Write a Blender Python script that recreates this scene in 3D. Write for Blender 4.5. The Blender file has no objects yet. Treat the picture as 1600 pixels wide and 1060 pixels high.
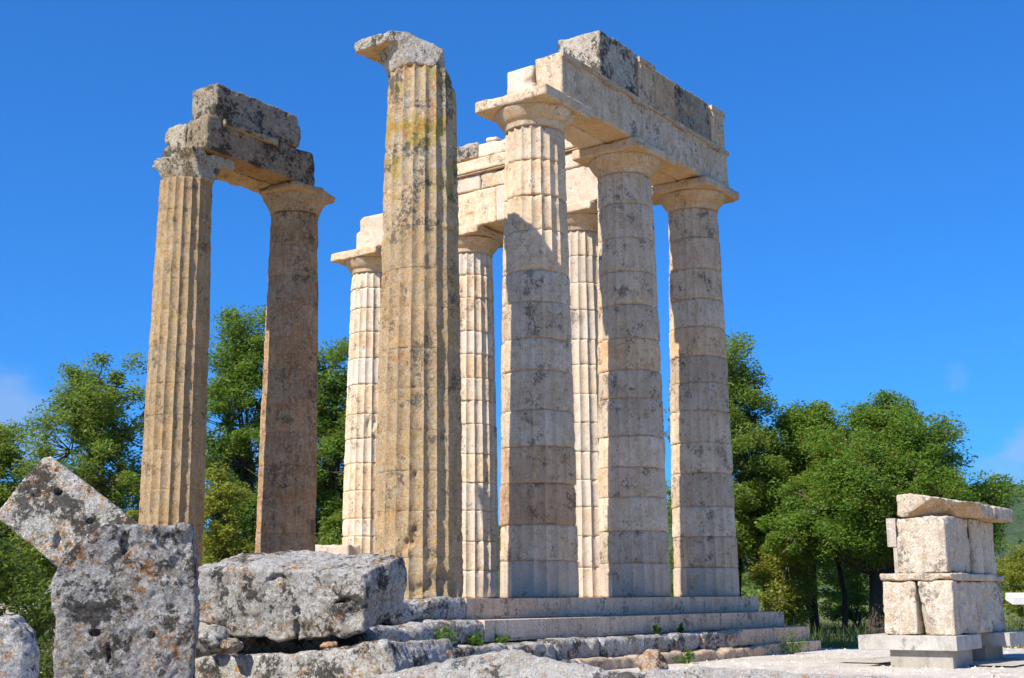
import bpy, bmesh, math, random
import numpy as np
from mathutils import Matrix, Vector
random.seed(7)
rng = np.random.default_rng(11)
S = bpy.context.scene
R = math.radians

# ------------------------------------------------------------------ camera
CAM = np.array([-28.666, -14.6209, 0.0027])
FPX, YAW, PITCH, ROLL = 2018.3, 0.6170, 0.1978, -0.0066     # photo is 1600 x 1060
cf = np.array([math.cos(YAW)*math.cos(PITCH), math.sin(YAW)*math.cos(PITCH), math.sin(PITCH)])
_r = np.array([math.sin(YAW), -math.cos(YAW), 0.0]); _u = np.cross(_r, cf)
cr = math.cos(ROLL)*_r + math.sin(ROLL)*_u
cu = -math.sin(ROLL)*_r + math.cos(ROLL)*_u
cam = bpy.data.cameras.new('camera'); camo = bpy.data.objects.new('camera', cam)
S.collection.objects.link(camo); S.camera = camo
camo.matrix_world = Matrix(((cr[0], cu[0], -cf[0], CAM[0]), (cr[1], cu[1], -cf[1], CAM[1]),
                            (cr[2], cu[2], -cf[2], CAM[2]), (0, 0, 0, 1)))
cam.sensor_width = 36.0; cam.lens = FPX/1600*36.0; cam.clip_end = 9000; cam.clip_start = 0.1
FW = np.array([math.cos(YAW), math.sin(YAW), 0.0]); RT = np.array([FW[1], -FW[0], 0.0])   # level forward / right
def at(u, v, D):
    g = cf*FPX + cr*(u-800) - cu*(v-530)
    return CAM + g*(D/(g@FW))
def loc(right, depth, z=0.0):
    return CAM*np.array([1, 1, 0]) + RT*right + FW*depth + np.array([0, 0, z])

# ------------------------------------------------------------------ light
SUN_AZ, SUN_EL = R(171.0), R(46.0)             # azimuth counter-clockwise from +X
W = bpy.data.worlds.new('World'); S.world = W; W.use_nodes = True
wn = W.node_tree.nodes; wl = W.node_tree.links
sky = wn.new('ShaderNodeTexSky'); sky.sky_type = 'NISHITA'; sky.sun_disc = False
sky.sun_elevation = SUN_EL; sky.sun_rotation = (math.pi/2 - SUN_AZ) % (2*math.pi)
sky.air_density = 1.0; sky.dust_density = 0.25; sky.ozone_density = 3.0; sky.altitude = 300
hs = wn.new('ShaderNodeHueSaturation'); hs.inputs['Saturation'].default_value = 1.0; hs.inputs['Value'].default_value = 1.0
gmn = wn.new('ShaderNodeGamma'); gmn.inputs['Gamma'].default_value = .78
wl.new(sky.outputs[0], gmn.inputs[0]); wl.new(gmn.outputs[0], hs.inputs['Color'])
tn = wn.new('ShaderNodeMix'); tn.data_type = 'RGBA'; tn.blend_type = 'MULTIPLY'; tn.inputs[0].default_value = 1.0
wl.new(hs.outputs[0], tn.inputs[6]); tn.inputs[7].default_value = (.19, .79, 1.66, 1)      # deep, clear blue
# a few faint cloud wisps low over the hills
tc = wn.new('ShaderNodeTexCoord'); sep = wn.new('ShaderNodeSeparateXYZ'); wl.new(tc.outputs['Generated'], sep.inputs[0])
mp = wn.new('ShaderNodeMapping'); mp.inputs['Scale'].default_value = (1, 1, 2.6); mp.inputs['Location'].default_value = (.35, .1, .2); wl.new(tc.outputs['Generated'], mp.inputs[0])
cn = wn.new('ShaderNodeTexNoise'); cn.inputs['Scale'].default_value = 5.5; cn.inputs['Detail'].default_value = 6; wl.new(mp.outputs[0], cn.inputs['Vector'])
m1 = wn.new('ShaderNodeMapRange'); m1.inputs[1].default_value = .54; m1.inputs[2].default_value = .74; wl.new(cn.outputs[0], m1.inputs[0])
m2 = wn.new('ShaderNodeMapRange'); m2.inputs[1].default_value = .20; m2.inputs[2].default_value = .08; wl.new(sep.outputs[2], m2.inputs[0])
mm = wn.new('ShaderNodeMath'); mm.operation = 'MULTIPLY'; wl.new(m1.outputs[0], mm.inputs[0]); wl.new(m2.outputs[0], mm.inputs[1])
acc = mm.outputs[0]
for u_, v_, r_, a_ in ((6, 648, .030, .5), (1600, 712, .016, .5), (1570, 745, .018, .3), (1494, 590, .009, .14), (60, 690, .03, .35)):
    g_ = cf*FPX + cr*(u_-800) - cu*(v_-530); g_ /= np.linalg.norm(g_)
    ds = wn.new('ShaderNodeVectorMath'); ds.operation = 'DISTANCE'; wl.new(tc.outputs['Generated'], ds.inputs[0]); ds.inputs[1].default_value = tuple(g_)
    fn = wn.new('ShaderNodeTexNoise'); fn.inputs['Scale'].default_value = .55/r_; fn.inputs['Detail'].default_value = 5; wl.new(mp.outputs[0], fn.inputs['Vector'])
    ad = wn.new('ShaderNodeMath'); ad.operation = 'MULTIPLY_ADD'; wl.new(fn.outputs[0], ad.inputs[0]); ad.inputs[1].default_value = -r_*2.2; wl.new(ds.outputs['Value'], ad.inputs[2])
    rg = wn.new('ShaderNodeMapRange'); rg.interpolation_type = 'SMOOTHSTEP'; wl.new(ad.outputs[0], rg.inputs[0]); rg.inputs[1].default_value = r_*.25; rg.inputs[2].default_value = -r_*.75; rg.inputs[4].default_value = a_
    mxx = wn.new('ShaderNodeMath'); mxx.operation = 'MAXIMUM'; wl.new(acc, mxx.inputs[0]); wl.new(rg.outputs[0], mxx.inputs[1]); acc = mxx.outputs[0]
mx = wn.new('ShaderNodeMix'); mx.data_type = 'RGBA'; wl.new(acc, mx.inputs[0]); wl.new(tn.outputs[2], mx.inputs[6]); mx.inputs[7].default_value = (2.6, 3.6, 5.2, 1)
bg = wn['Background']; bg.inputs['Strength'].default_value = 0.11
wl.new(mx.outputs[2], bg.inputs['Color'])
sl = bpy.data.lights.new('sun', 'SUN'); sl.energy = 5.0; sl.angle = R(0.5); sl.color = (1.0, 0.92, 0.80)
so = bpy.data.objects.new('sun', sl); S.collection.objects.link(so)
sd = Vector((math.cos(SUN_AZ)*math.cos(SUN_EL), math.sin(SUN_AZ)*math.cos(SUN_EL), math.sin(SUN_EL)))
so.rotation_euler = sd.to_track_quat('Z', 'Y').to_euler(); so.location = (-20, 10, 40)
S.view_settings.view_transform = 'Standard'; S.view_settings.look = 'None'
S.view_settings.exposure = 0.5; S.view_settings.gamma = 1.0
S.cycles.use_denoising = True
S.cycles.max_bounces = 6; S.cycles.transparent_max_bounces = 4

# ------------------------------------------------------------------ numpy noise
GRID = np.random.default_rng(3).uniform(-1, 1, 64**3).astype(np.float32)
def noise(P):
    P = np.asarray(P, np.float32); out = np.empty(len(P), np.float32)
    for k in range(0, len(P), 32768):
        Q = P[k:k+32768]; I = np.floor(Q); F = Q-I; I = I.astype(np.int32) & 63; J = (I+1) & 63
        U = F*F*(3-2*F); x, y, z = U[:, 0], U[:, 1], U[:, 2]
        x0, x1 = I[:, 0] << 12, J[:, 0] << 12; y0, y1 = I[:, 1] << 6, J[:, 1] << 6; z0, z1 = I[:, 2], J[:, 2]
        a = x0+y0; b = x1+y0; c = x0+y1; d = x1+y1
        t = GRID.take
        p0 = t(a+z0); p0 = p0+x*(t(b+z0)-p0); p1 = t(c+z0); p1 = p1+x*(t(d+z0)-p1); p0 = p0+y*(p1-p0)
        q0 = t(a+z1); q0 = q0+x*(t(b+z1)-q0); q1 = t(c+z1); q1 = q1+x*(t(d+z1)-q1); q0 = q0+y*(q1-q0)
        out[k:k+32768] = p0+z*(q0-p0)
    return out
def fbm(P, octs=4, gain=.5):
    a, s, t = 1.0, 0, 0
    for k in range(octs):
        s = s + a*noise(P*2.03**k + 17.3*k); t += a; a *= gain
    return s/t
def sstep(a, b, x):
    t = np.clip((x-a)/(b-a), 0, 1); return t*t*(3-2*t)

# ------------------------------------------------------------------ mesh helpers
def make_mesh(name, V, faces, smooth=True):
    """V (n,3); faces: list of (k,m) int arrays of m-gons, or one array"""
    me = bpy.data.meshes.new(name)
    if not isinstance(faces, list): faces = [faces]
    faces = [np.asarray(f) for f in faces if len(f)]
    V = np.asarray(V, np.float32)
    nl = sum(f.size for f in faces); nf = sum(len(f) for f in faces)
    me.vertices.add(len(V)); me.vertices.foreach_set('co', V.ravel())
    me.loops.add(nl); me.loops.foreach_set('vertex_index', np.concatenate([f.ravel() for f in faces]).astype(np.int32))
    me.polygons.add(nf)
    tot = np.concatenate([np.full(len(f), f.shape[1]) for f in faces]).astype(np.int32)
    me.polygons.foreach_set('loop_start', (np.cumsum(tot)-tot).astype(np.int32))
    try: me.polygons.foreach_set('loop_total', tot)
    except Exception: pass
    me.polygons.foreach_set('use_smooth', np.full(nf, smooth))
    me.update(calc_edges=True); me.validate()
    return me
def link(name, me, mat=None, parent=None, loc_=(0, 0, 0), tint=(1, 1, 1), seed=None):
    o = bpy.data.objects.new(name, me); S.collection.objects.link(o); o.location = loc_
    if mat is not None:
        me.materials.clear(); me.materials.append(mat)
    if parent is not None: o.parent = parent
    o.color = (tint[0], tint[1], tint[2], random.random() if seed is None else seed)
    return o
def tag(o, label, cat, group=None, kind=None):
    if label: o['label'] = label
    if cat: o['category'] = cat
    if group: o['group'] = group
    if kind: o['kind'] = kind
    return o
def thing(name, label, cat, at_=(0, 0, 0), group=None):
    o = bpy.data.objects.new(name, None); S.collection.objects.link(o); o.location = at_
    o.empty_display_size = .2
    return tag(o, label, cat, group)
def struct(o):
    o['kind'] = 'structure'; return o

def surface_nets(D, lo, h):
    s = D < 0; nx, ny, nz = D.shape
    cnt = np.zeros((nx-1, ny-1, nz-1), np.int8); acc = np.zeros((nx-1, ny-1, nz-1, 3), np.float32)
    for ax in range(3):
        a = [slice(None)]*3; b = [slice(None)]*3; a[ax] = slice(0, -1); b[ax] = slice(1, None)
        A, B = D[tuple(a)], D[tuple(b)]
        cr_ = (A < 0) != (B < 0)
        t = np.where(cr_, A/np.where(cr_, A-B, 1), 0).astype(np.float32)
        o1, o2 = [k for k in range(3) if k != ax]
        n = [nx-1, ny-1, nz-1]
        for i in (0, 1):
            for j in (0, 1):
                q = [slice(None)]*3; q[o1] = slice(i, i+n[o1]); q[o2] = slice(j, j+n[o2])
                c = cr_[tuple(q)]; cnt += c
                acc[..., ax] += np.where(c, t[tuple(q)], 0); acc[..., o1] += c*i; acc[..., o2] += c*j
    act = cnt > 0
    idx = np.full(cnt.shape, -1, np.int64); idx[act] = np.arange(act.sum())
    ijk = np.argwhere(act)
    V = lo + h*(ijk + acc[act]/cnt[act][:, None])
    Q = []
    for ax in range(3):
        o1, o2 = (ax+1) % 3, (ax+2) % 3
        a = [slice(1, -1)]*3; b = [slice(1, -1)]*3; a[ax] = slice(0, -1); b[ax] = slice(1, None)
        A, B = s[tuple(a)], s[tuple(b)]
        for flip, cond in ((False, A & ~B), (True, ~A & B)):
            e = np.argwhere(cond)
            if not len(e): continue
            e = e + np.array([0 if k == ax else 1 for k in range(3)])
            cs = []
            for d1, d2 in ((-1, -1), (0, -1), (0, 0), (-1, 0)):
                c = e.copy(); c[:, o1] += d1; c[:, o2] += d2
                cs.append(idx[c[:, 0], c[:, 1], c[:, 2]])
            q = np.stack(cs, 1)
            if flip: q = q[:, ::-1]
            Q.append(q)
    return V, np.concatenate(Q)
def rock_mesh(name, sdf, lo, hi, h, rough=((1.5, .05, 3), (9, .02, 3)), seed=0, frame=None, chip=.0, band=.16):
    """stone from a distance field: sdf(x,y,z) in a local frame, roughened with noise"""
    lo = np.asarray(lo, float)-3*h; hi = np.asarray(hi, float)+3*h
    n = np.ceil((hi-lo)/h).astype(int)+1
    ax = [lo[k]+h*np.arange(n[k]) for k in range(3)]
    X, Y, Z = np.meshgrid(*ax, indexing='ij')
    D = np.asarray(sdf(X, Y, Z), float)
    m = np.abs(D) < band
    P = np.stack([X[m], Y[m], Z[m]], 1) + seed*13.7
    d = D[m]
    for sc, amp, oc in rough:
        d = d + amp*fbm(P*sc, oc, .55)
    if chip:
        c = fbm(P*2.6+50, 3); d = d + chip*np.clip(c-.18, 0, 1)*2.5
    D[m] = d
    for k in range(3):                                   # keep the field closed at its border
        q = [slice(None)]*3; q[k] = 0; D[tuple(q)] = np.maximum(D[tuple(q)], h*.5); q[k] = -1; D[tuple(q)] = np.maximum(D[tuple(q)], h*.5)
    V, Q = surface_nets(D, lo, h)
    if frame is not None:
        o, M = frame; V = o + V@M
    return make_mesh(name, V, Q, True)
def sbox(cx, cy, cz, hx, hy, hz, r=.03):
    def f(X, Y, Z):
        qx, qy, qz = np.abs(X-cx)-hx+r, np.abs(Y-cy)-hy+r, np.abs(Z-cz)-hz+r
        return np.sqrt(np.maximum(qx, 0)**2+np.maximum(qy, 0)**2+np.maximum(qz, 0)**2)+np.minimum(np.maximum(qx, np.maximum(qy, qz)), 0)-r
    return f
def spoly(poly, w0, w1, r=.03, holes=()):
    """extruded polygon in (x, z); y is depth from w0 to w1"""
    P = np.asarray(poly, float)
    def f(X, Y, Z):
        d = np.full(X[:, 0, :].shape, 1e9); ins = np.zeros(d.shape, bool); x, z = X[:, 0, :], Z[:, 0, :]
        for i in range(len(P)):
            a, b = P[i], P[(i+1) % len(P)]
            e = b-a; wx, wz = x-a[0], z-a[1]
            t = np.clip((wx*e[0]+wz*e[1])/(e@e), 0, 1)
            d = np.minimum(d, np.hypot(wx-e[0]*t, wz-e[1]*t))
            c = ((a[1] <= z) != (b[1] <= z)) & (x < a[0]+(z-a[1])/(e[1] if abs(e[1]) > 1e-9 else 1e-9)*e[0])
            ins ^= c
        d = np.where(ins, -d, d)[:, None, :] + r
        w = np.abs(Y-(w0+w1)/2)-(w1-w0)/2 + r
        D = np.sqrt(np.maximum(d, 0)**2+np.maximum(w, 0)**2)+np.minimum(np.maximum(d, w), 0)-r
        for hx, hz, rx, rz, dep in holes:
            q = np.sqrt(((X-hx)/rx)**2+((Z-hz)/rz)**2+((Y-w0)/dep)**2)-1
            m_ = q < 1.2; pts = np.stack([X[m_], Y[m_], Z[m_]], 1)
            qq = (q[m_]+.75*fbm(pts*11+hx*7, 3))*min(rx, rz, dep)
            D[m_] = np.maximum(D[m_], -qq)
        return D
    return f
def inter(*fs):
    return lambda X, Y, Z: np.maximum.reduce([np.broadcast_to(f(X, Y, Z), X.shape) for f in fs])
def union(*fs):
    return lambda X, Y, Z: np.minimum.reduce([np.broadcast_to(f(X, Y, Z), X.shape) for f in fs])
def half(n, p):
    n = np.asarray(n, float); n = n/np.linalg.norm(n); c = float(n@np.asarray(p, float))
    return lambda X, Y, Z: n[0]*X+n[1]*Y+n[2]*Z-c
def face_frame(u, v, D, yaw, tilt=0.0):
    """frame at a point: x to the right along the face, y into the stone, z up; yaw>0 turns the face to the left"""
    o = at(u, v, D)
    n = -FW*math.cos(yaw) - RT*math.sin(yaw)
    ex = np.cross(n, [0, 0, 1.0])*-1; ex /= np.linalg.norm(ex)
    n2 = n*math.cos(tilt) - np.array([0, 0, 1.0])*math.sin(tilt)
    ez = np.array([0, 0, 1.0])*math.cos(tilt) + n*math.sin(tilt)
    return o, np.stack([ex, -n2, ez])
def on_face(fr, u, v):
    o, M = fr; g = cf*FPX + cr*(u-800) - cu*(v-530)
    n = M[1]; t = ((o-CAM)@n)/(g@n); q = CAM+g*t-o
    return float(q@M[0]), float(q@M[2])

class MB:
    """collects shapes into one mesh"""
    def __init__(s): s.V = []; s.F = {}; s.n = 0
    def add(s, V, F):
        V = np.asarray(V, float)
        for f in F: s.F.setdefault(len(f), []).append([i+s.n for i in f])
        s.V.append(V); s.n += len(V)
    def addq(s, V, Q):
        Q = np.asarray(Q); s.F.setdefault(Q.shape[1], []).extend((Q+s.n).tolist()); s.V.append(np.asarray(V, float)); s.n += len(V)
    def box(s, x0, x1, y0, y1, z0, z1):
        s.add([(x0, y0, z0), (x1, y0, z0), (x1, y1, z0), (x0, y1, z0), (x0, y0, z1), (x1, y0, z1), (x1, y1, z1), (x0, y1, z1)],
              [(0, 3, 2, 1), (4, 5, 6, 7), (0, 1, 5, 4), (1, 2, 6, 5), (2, 3, 7, 6), (3, 0, 4, 7)])
    def tube(s, pts, rad, k=6, cap=True):
        pts = np.asarray(pts, float); n = len(pts)
        rad = np.broadcast_to(np.asarray(rad, float), (n,))
        T = np.gradient(pts, axis=0); T /= np.linalg.norm(T, axis=1)[:, None]+1e-9
        ref = np.array([0, 0, 1.0]) if abs(T[0][2]) < .9 else np.array([1.0, 0, 0])
        V = []
        for i in range(n):
            a = np.cross(T[i], ref); a /= np.linalg.norm(a)+1e-9; b = np.cross(T[i], a)
            for j in range(k):
                t = 2*math.pi*j/k; V.append(pts[i]+rad[i]*(a*math.cos(t)+b*math.sin(t)))
        F = [(i*k+j, i*k+(j+1) % k, (i+1)*k+(j+1) % k, (i+1)*k+j) for i in range(n-1) for j in range(k)]
        if cap: F += [tuple(range(k))[::-1], tuple((n-1)*k+j for j in range(k))]
        s.add(V, F)
    def mesh(s, name, smooth=False):
        return make_mesh(name, np.concatenate(s.V), [np.array(f) for f in s.F.values()], smooth)

# ------------------------------------------------------------------ materials
class NT:
    def __init__(s, name):
        s.m = bpy.data.materials.new(name); s.m.use_nodes = True
        s.t = s.m.node_tree; s.n = s.t.nodes; s.l = s.t.links
        s.b = s.n['Principled BSDF']; s.out = s.n['Material Output']
    def new(s, t, **k):
        n = s.n.new(t)
        for a, b in k.items(): setattr(n, a, b)
        return n
    def put(s, sock, v):
        if hasattr(v, 'is_linked') or hasattr(v, 'links'): s.l.new(v, sock)
        else: sock.default_value = v
    def math(s, op, a, b=0.0, clamp=False):
        n = s.new('ShaderNodeMath', operation=op, use_clamp=clamp); s.put(n.inputs[0], a); s.put(n.inputs[1], b); return n.outputs[0]
    def noise(s, vec, scale, detail=4, rough=.55, dist=0.0):
        n = s.new('ShaderNodeTexNoise'); s.l.new(vec, n.inputs['Vector']); n.inputs['Scale'].default_value = scale
        n.inputs['Detail'].default_value = detail; n.inputs['Roughness'].default_value = rough; n.inputs['Distortion'].default_value = dist
        return n.outputs[0]
    def vor(s, vec, scale, feature='F1', rnd=1.0):
        n = s.new('ShaderNodeTexVoronoi', feature=feature); s.l.new(vec, n.inputs['Vector']); n.inputs['Scale'].default_value = scale
        n.inputs['Randomness'].default_value = rnd; return n
    def rng(s, v, a, b, c=0.0, d=1.0):
        n = s.new('ShaderNodeMapRange'); s.put(n.inputs[0], v)
        for i, q in enumerate((a, b, c, d)): n.inputs[i+1].default_value = q
        return n.outputs[0]
    def mix(s, f, a, b, mode='MIX'):
        n = s.new('ShaderNodeMix', data_type='RGBA', blend_type=mode); s.put(n.inputs[0], f)
        for k, q in ((6, a), (7, b)):
            if isinstance(q, tuple): n.inputs[k].default_value = (*q[:3], 1)
            else: s.l.new(q, n.inputs[k])
        return n.outputs[2]
    def scalev(s, vec, sc):
        n = s.new('ShaderNodeMapping'); s.l.new(vec, n.inputs[0]); n.inputs['Scale'].default_value = sc; return n.outputs[0]
    def bump(s, h, strength=.5, dist=.02, nrm=None):
        n = s.new('ShaderNodeBump'); s.l.new(h, n.inputs['Height']); n.inputs['Strength'].default_value = strength; n.inputs['Distance'].default_value = dist
        if nrm is not None: s.l.new(nrm, n.inputs['Normal'])
        return n.outputs[0]

def stone(name, c1, c2, stain=(.3, .17, .08), stain_a=.4, stain_t=.52, black=0.0, blackc=(.035, .034, .032), grey=0.0, greyc=(.5, .5, .48),
          orange=0.0, orangec=(.42, .16, .03), yellow=0.0, yellowc=(.33, .25, .04), pit=.4, bump=.5, grain=.25, streak=0.0, sc=1.0, ochre=0.0, knob=0.0, patch=.9):
    t = NT(name)
    tcn = t.new('ShaderNodeTexCoord'); oi = t.new('ShaderNodeObjectInfo')
    sd_ = t.math('MULTIPLY', oi.outputs['Alpha'], 60.0)
    cmb = t.new('ShaderNodeCombineXYZ'); t.l.new(sd_, cmb.inputs[0]); t.l.new(t.math('MULTIPLY', sd_, 1.7), cmb.inputs[1]); t.l.new(t.math('MULTIPLY', sd_, .6), cmb.inputs[2])
    va = t.new('ShaderNodeVectorMath', operation='ADD'); t.l.new(tcn.outputs['Object'], va.inputs[0]); t.l.new(cmb.outputs[0], va.inputs[1])
    v = va.outputs[0]
    big = t.noise(v, 1.1*sc, 5, .6); mid = t.noise(v, 4.2*sc, 6, .62, .4); fine = t.noise(v, 26*sc, 5, .65); gr = t.noise(v, 95*sc, 3, .7)
    col = t.mix(t.rng(big, .36, .64), c1, c2)
    col = t.mix(t.rng(mid, stain_t, stain_t+.16, 0, stain_a), col, stain)
    if streak:
        sv = t.scalev(v, (1, 1, .16)); sn = t.noise(sv, 5.5*sc, 5, .6)
        col = t.mix(t.rng(sn, .52, .68, 0, streak), col, tuple(.42*q for q in c1))
    if grey:
        g = t.noise(v, 7.5*sc, 8, .72, .6)
        col = t.mix(t.rng(g, .60-.16*grey, .68-.16*grey, 0, .85), col, greyc)
    if yellow:
        y = t.math('MULTIPLY', t.rng(t.noise(v, 1.3*sc+.3, 3), .50, .62), t.rng(t.noise(v, 12*sc, 6, .7), .56-.1*yellow, .66-.1*yellow))
        col = t.mix(t.math('MULTIPLY', y, .8), col, yellowc)
    if orange:
        w = t.math('MULTIPLY', t.rng(t.noise(v, 2.6, 4), .60-.05*orange, .67-.05*orange), t.rng(t.noise(v, 16, 7, .7), .50, .57))
        col = t.mix(t.math('MULTIPLY', w, .88), col, orangec)
    if black:
        k = t.noise(v, 9*sc, 9, .74, .5); k2 = t.noise(v, 1.6*sc if patch < 1.2 else 2.0, 4)
        kk = t.math('ADD', k, t.math('MULTIPLY', t.math('SUBTRACT', k2, .5), patch))
        col = t.mix(t.rng(kk, .66-.18*black, .74-.18*black, 0, .88), col, blackc)
    if ochre:  # down-facing faces coloured ochre: warm ground bounce painted in together with iron stain
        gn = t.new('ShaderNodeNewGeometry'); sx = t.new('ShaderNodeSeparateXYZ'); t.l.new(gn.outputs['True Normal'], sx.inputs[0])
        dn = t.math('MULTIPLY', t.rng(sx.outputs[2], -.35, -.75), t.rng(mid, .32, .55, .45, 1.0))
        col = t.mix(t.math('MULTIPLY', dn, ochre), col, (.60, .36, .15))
    ps = t.noise(t.scalev(v, (1, 1, 1.6)), 34*sc, 3, .5); pm = t.math('MULTIPLY', t.rng(ps, .66, .71), t.rng(t.noise(v, 3.1*sc, 3), .42, .60))
    col = t.mix(t.math('MULTIPLY', pm, .75*min(1, pit*1.6)), col, tuple(.28*q for q in c1))
    gm = t.new('ShaderNodeMix', data_type='RGBA', blend_type='MULTIPLY'); gm.inputs[0].default_value = 1
    gv = t.math('ADD', t.rng(gr, .3, .7, -grain*.6, grain*.6), t.rng(fine, .3, .7, 1-grain*.7, 1+grain*.7))
    cg = t.new('ShaderNodeCombineColor'); [t.l.new(gv, cg.inputs[i]) for i in range(3)]
    t.l.new(col, gm.inputs[6]); t.l.new(cg.outputs[0], gm.inputs[7])
    col = t.mix(1.0, gm.outputs[2], oi.outputs['Color'], 'MULTIPLY')
    t.l.new(col, t.b.inputs['Base Color']); t.b.inputs['Roughness'].default_value = .92; t.b.inputs['Specular IOR Level'].default_value = .15
    h = t.math('ADD', t.math('MULTIPLY', fine, 1.0), t.math('MULTIPLY', gr, .35))
    h = t.math('ADD', h, t.math('MULTIPLY', mid, .8)); h = t.math('SUBTRACT', h, t.math('MULTIPLY', pm, pit*1.6))
    if knob:
        kn = t.noise(v, 19*sc, 6, .7, .8); k3 = t.vor(v, 26*sc)
        hk = t.math('ADD', kn, t.math('MULTIPLY', k3.outputs['Distance'], .35))
        t.l.new(t.bump(h, bump, .035, t.bump(hk, knob, .10)), t.b.inputs['Normal'])
    else: t.l.new(t.bump(h, bump, .035), t.b.inputs['Normal'])
    return t.m
M = {}
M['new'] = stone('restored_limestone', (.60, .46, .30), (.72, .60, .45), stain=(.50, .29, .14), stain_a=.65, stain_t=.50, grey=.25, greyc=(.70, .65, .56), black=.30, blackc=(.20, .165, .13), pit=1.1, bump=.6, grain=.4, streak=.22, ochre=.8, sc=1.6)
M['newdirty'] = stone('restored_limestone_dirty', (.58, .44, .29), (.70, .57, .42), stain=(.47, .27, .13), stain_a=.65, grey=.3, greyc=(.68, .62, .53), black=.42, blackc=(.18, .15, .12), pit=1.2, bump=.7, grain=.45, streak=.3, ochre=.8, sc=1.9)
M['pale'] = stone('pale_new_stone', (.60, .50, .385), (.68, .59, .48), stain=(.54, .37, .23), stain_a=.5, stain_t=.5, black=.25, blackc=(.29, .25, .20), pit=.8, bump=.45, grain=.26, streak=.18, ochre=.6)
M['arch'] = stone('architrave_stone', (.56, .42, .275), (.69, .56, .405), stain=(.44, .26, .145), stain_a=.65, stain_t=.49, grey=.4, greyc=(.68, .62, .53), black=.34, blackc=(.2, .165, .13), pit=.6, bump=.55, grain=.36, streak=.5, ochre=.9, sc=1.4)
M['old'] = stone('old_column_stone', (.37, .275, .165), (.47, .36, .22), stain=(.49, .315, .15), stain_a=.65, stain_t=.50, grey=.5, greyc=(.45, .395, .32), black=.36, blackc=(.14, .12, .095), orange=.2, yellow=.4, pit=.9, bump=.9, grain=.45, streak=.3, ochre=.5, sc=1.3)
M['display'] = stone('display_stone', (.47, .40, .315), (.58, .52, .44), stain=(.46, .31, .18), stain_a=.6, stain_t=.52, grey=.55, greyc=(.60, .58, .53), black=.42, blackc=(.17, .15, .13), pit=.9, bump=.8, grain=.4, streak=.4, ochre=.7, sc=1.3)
M['oldtop'] = stone('old_column_stone_lichened', (.37, .285, .18), (.46, .36, .235), stain=(.46, .33, .18), stain_a=.4, grey=.5, greyc=(.46, .44, .39), black=.55, blackc=(.09, .085, .075), orange=1.5, yellow=2.2, pit=.7, bump=.8, grain=.4, sc=1.2)
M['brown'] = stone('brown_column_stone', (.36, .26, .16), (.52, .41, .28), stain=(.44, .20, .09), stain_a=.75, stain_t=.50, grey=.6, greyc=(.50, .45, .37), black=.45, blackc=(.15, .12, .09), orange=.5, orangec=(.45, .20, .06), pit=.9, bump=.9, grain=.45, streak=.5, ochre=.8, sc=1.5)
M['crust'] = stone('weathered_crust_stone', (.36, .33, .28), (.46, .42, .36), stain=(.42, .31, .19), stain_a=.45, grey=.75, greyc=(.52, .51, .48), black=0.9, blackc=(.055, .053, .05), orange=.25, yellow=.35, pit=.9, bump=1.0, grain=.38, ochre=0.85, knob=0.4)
M['fore'] = stone('grey_lichened_limestone', (.50, .46, .40), (.64, .61, .56), stain=(.37, .31, .23), stain_a=.55, stain_t=.50, grey=1.05, greyc=(.80, .79, .76), black=.74, blackc=(.06, .056, .05), orange=1.7, orangec=(.56, .27, .06), yellow=.5, pit=1.2, bump=1.0, grain=.55, sc=1.8, knob=.75, patch=1.0)
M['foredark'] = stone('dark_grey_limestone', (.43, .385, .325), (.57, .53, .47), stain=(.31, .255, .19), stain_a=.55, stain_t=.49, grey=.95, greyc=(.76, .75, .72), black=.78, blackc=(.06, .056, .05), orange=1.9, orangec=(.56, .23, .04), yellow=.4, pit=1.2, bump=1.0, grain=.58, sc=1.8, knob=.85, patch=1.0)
M['foresun'] = stone('pale_sunlit_limestone', (.52, .465, .39), (.62, .58, .51), stain=(.42, .33, .23), stain_a=.5, stain_t=.48, grey=.8, greyc=(.66, .65, .62), black=.55, blackc=(.09, .08, .07), orange=1.1, orangec=(.52, .29, .10), pit=1.0, bump=1.0, grain=.42, sc=2.0, knob=.5)
M['step'] = stone('step_stone', (.66, .495, .345), (.74, .59, .44), stain=(.48, .31, .19), stain_a=.6, black=.5, blackc=(.19, .16, .125), grey=.2, greyc=(.66, .60, .52), pit=1.2, bump=.7, grain=.4, streak=.5, sc=1.5)
M['soffit'] = M['arch']
def simple(name, c, rough=.8, var=.15, sc=8, bump=.1):
    t = NT(name); tcn = t.new('ShaderNodeTexCoord'); v = tcn.outputs['Object']
    n = t.noise(v, sc, 6, .65); n2 = t.noise(v, sc*9, 3)
    col = t.mix(t.rng(n, .3, .7), tuple(q*(1-var) for q in c), tuple(min(1, q*(1+var)) for q in c))
    t.l.new(col, t.b.inputs['Base Color']); t.b.inputs['Roughness'].default_value = rough; t.b.inputs['Specular IOR Level'].default_value = .25
    t.l.new(t.bump(n2, bump, .01), t.b.inputs['Normal']); return t.m
M['concrete'] = stone('weathered_concrete', (.44, .42, .37), (.53, .51, .455), stain=(.30, .27, .22), stain_a=.5, stain_t=.48, black=.12, blackc=(.2, .19, .17), pit=.5, bump=.2, grain=.15, streak=.35)
M['white'] = simple('white_paint', (.80, .80, .78), .5, .04)
M['metal'] = simple('grey_metal', (.35, .36, .36), .45, .1)
M['bark'] = simple('bark', (.075, .058, .042), .95, .35, 9, .8)
M['barkpale'] = simple('pale_bark', (.26, .24, .2), .95, .3, 9, .6)

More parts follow.
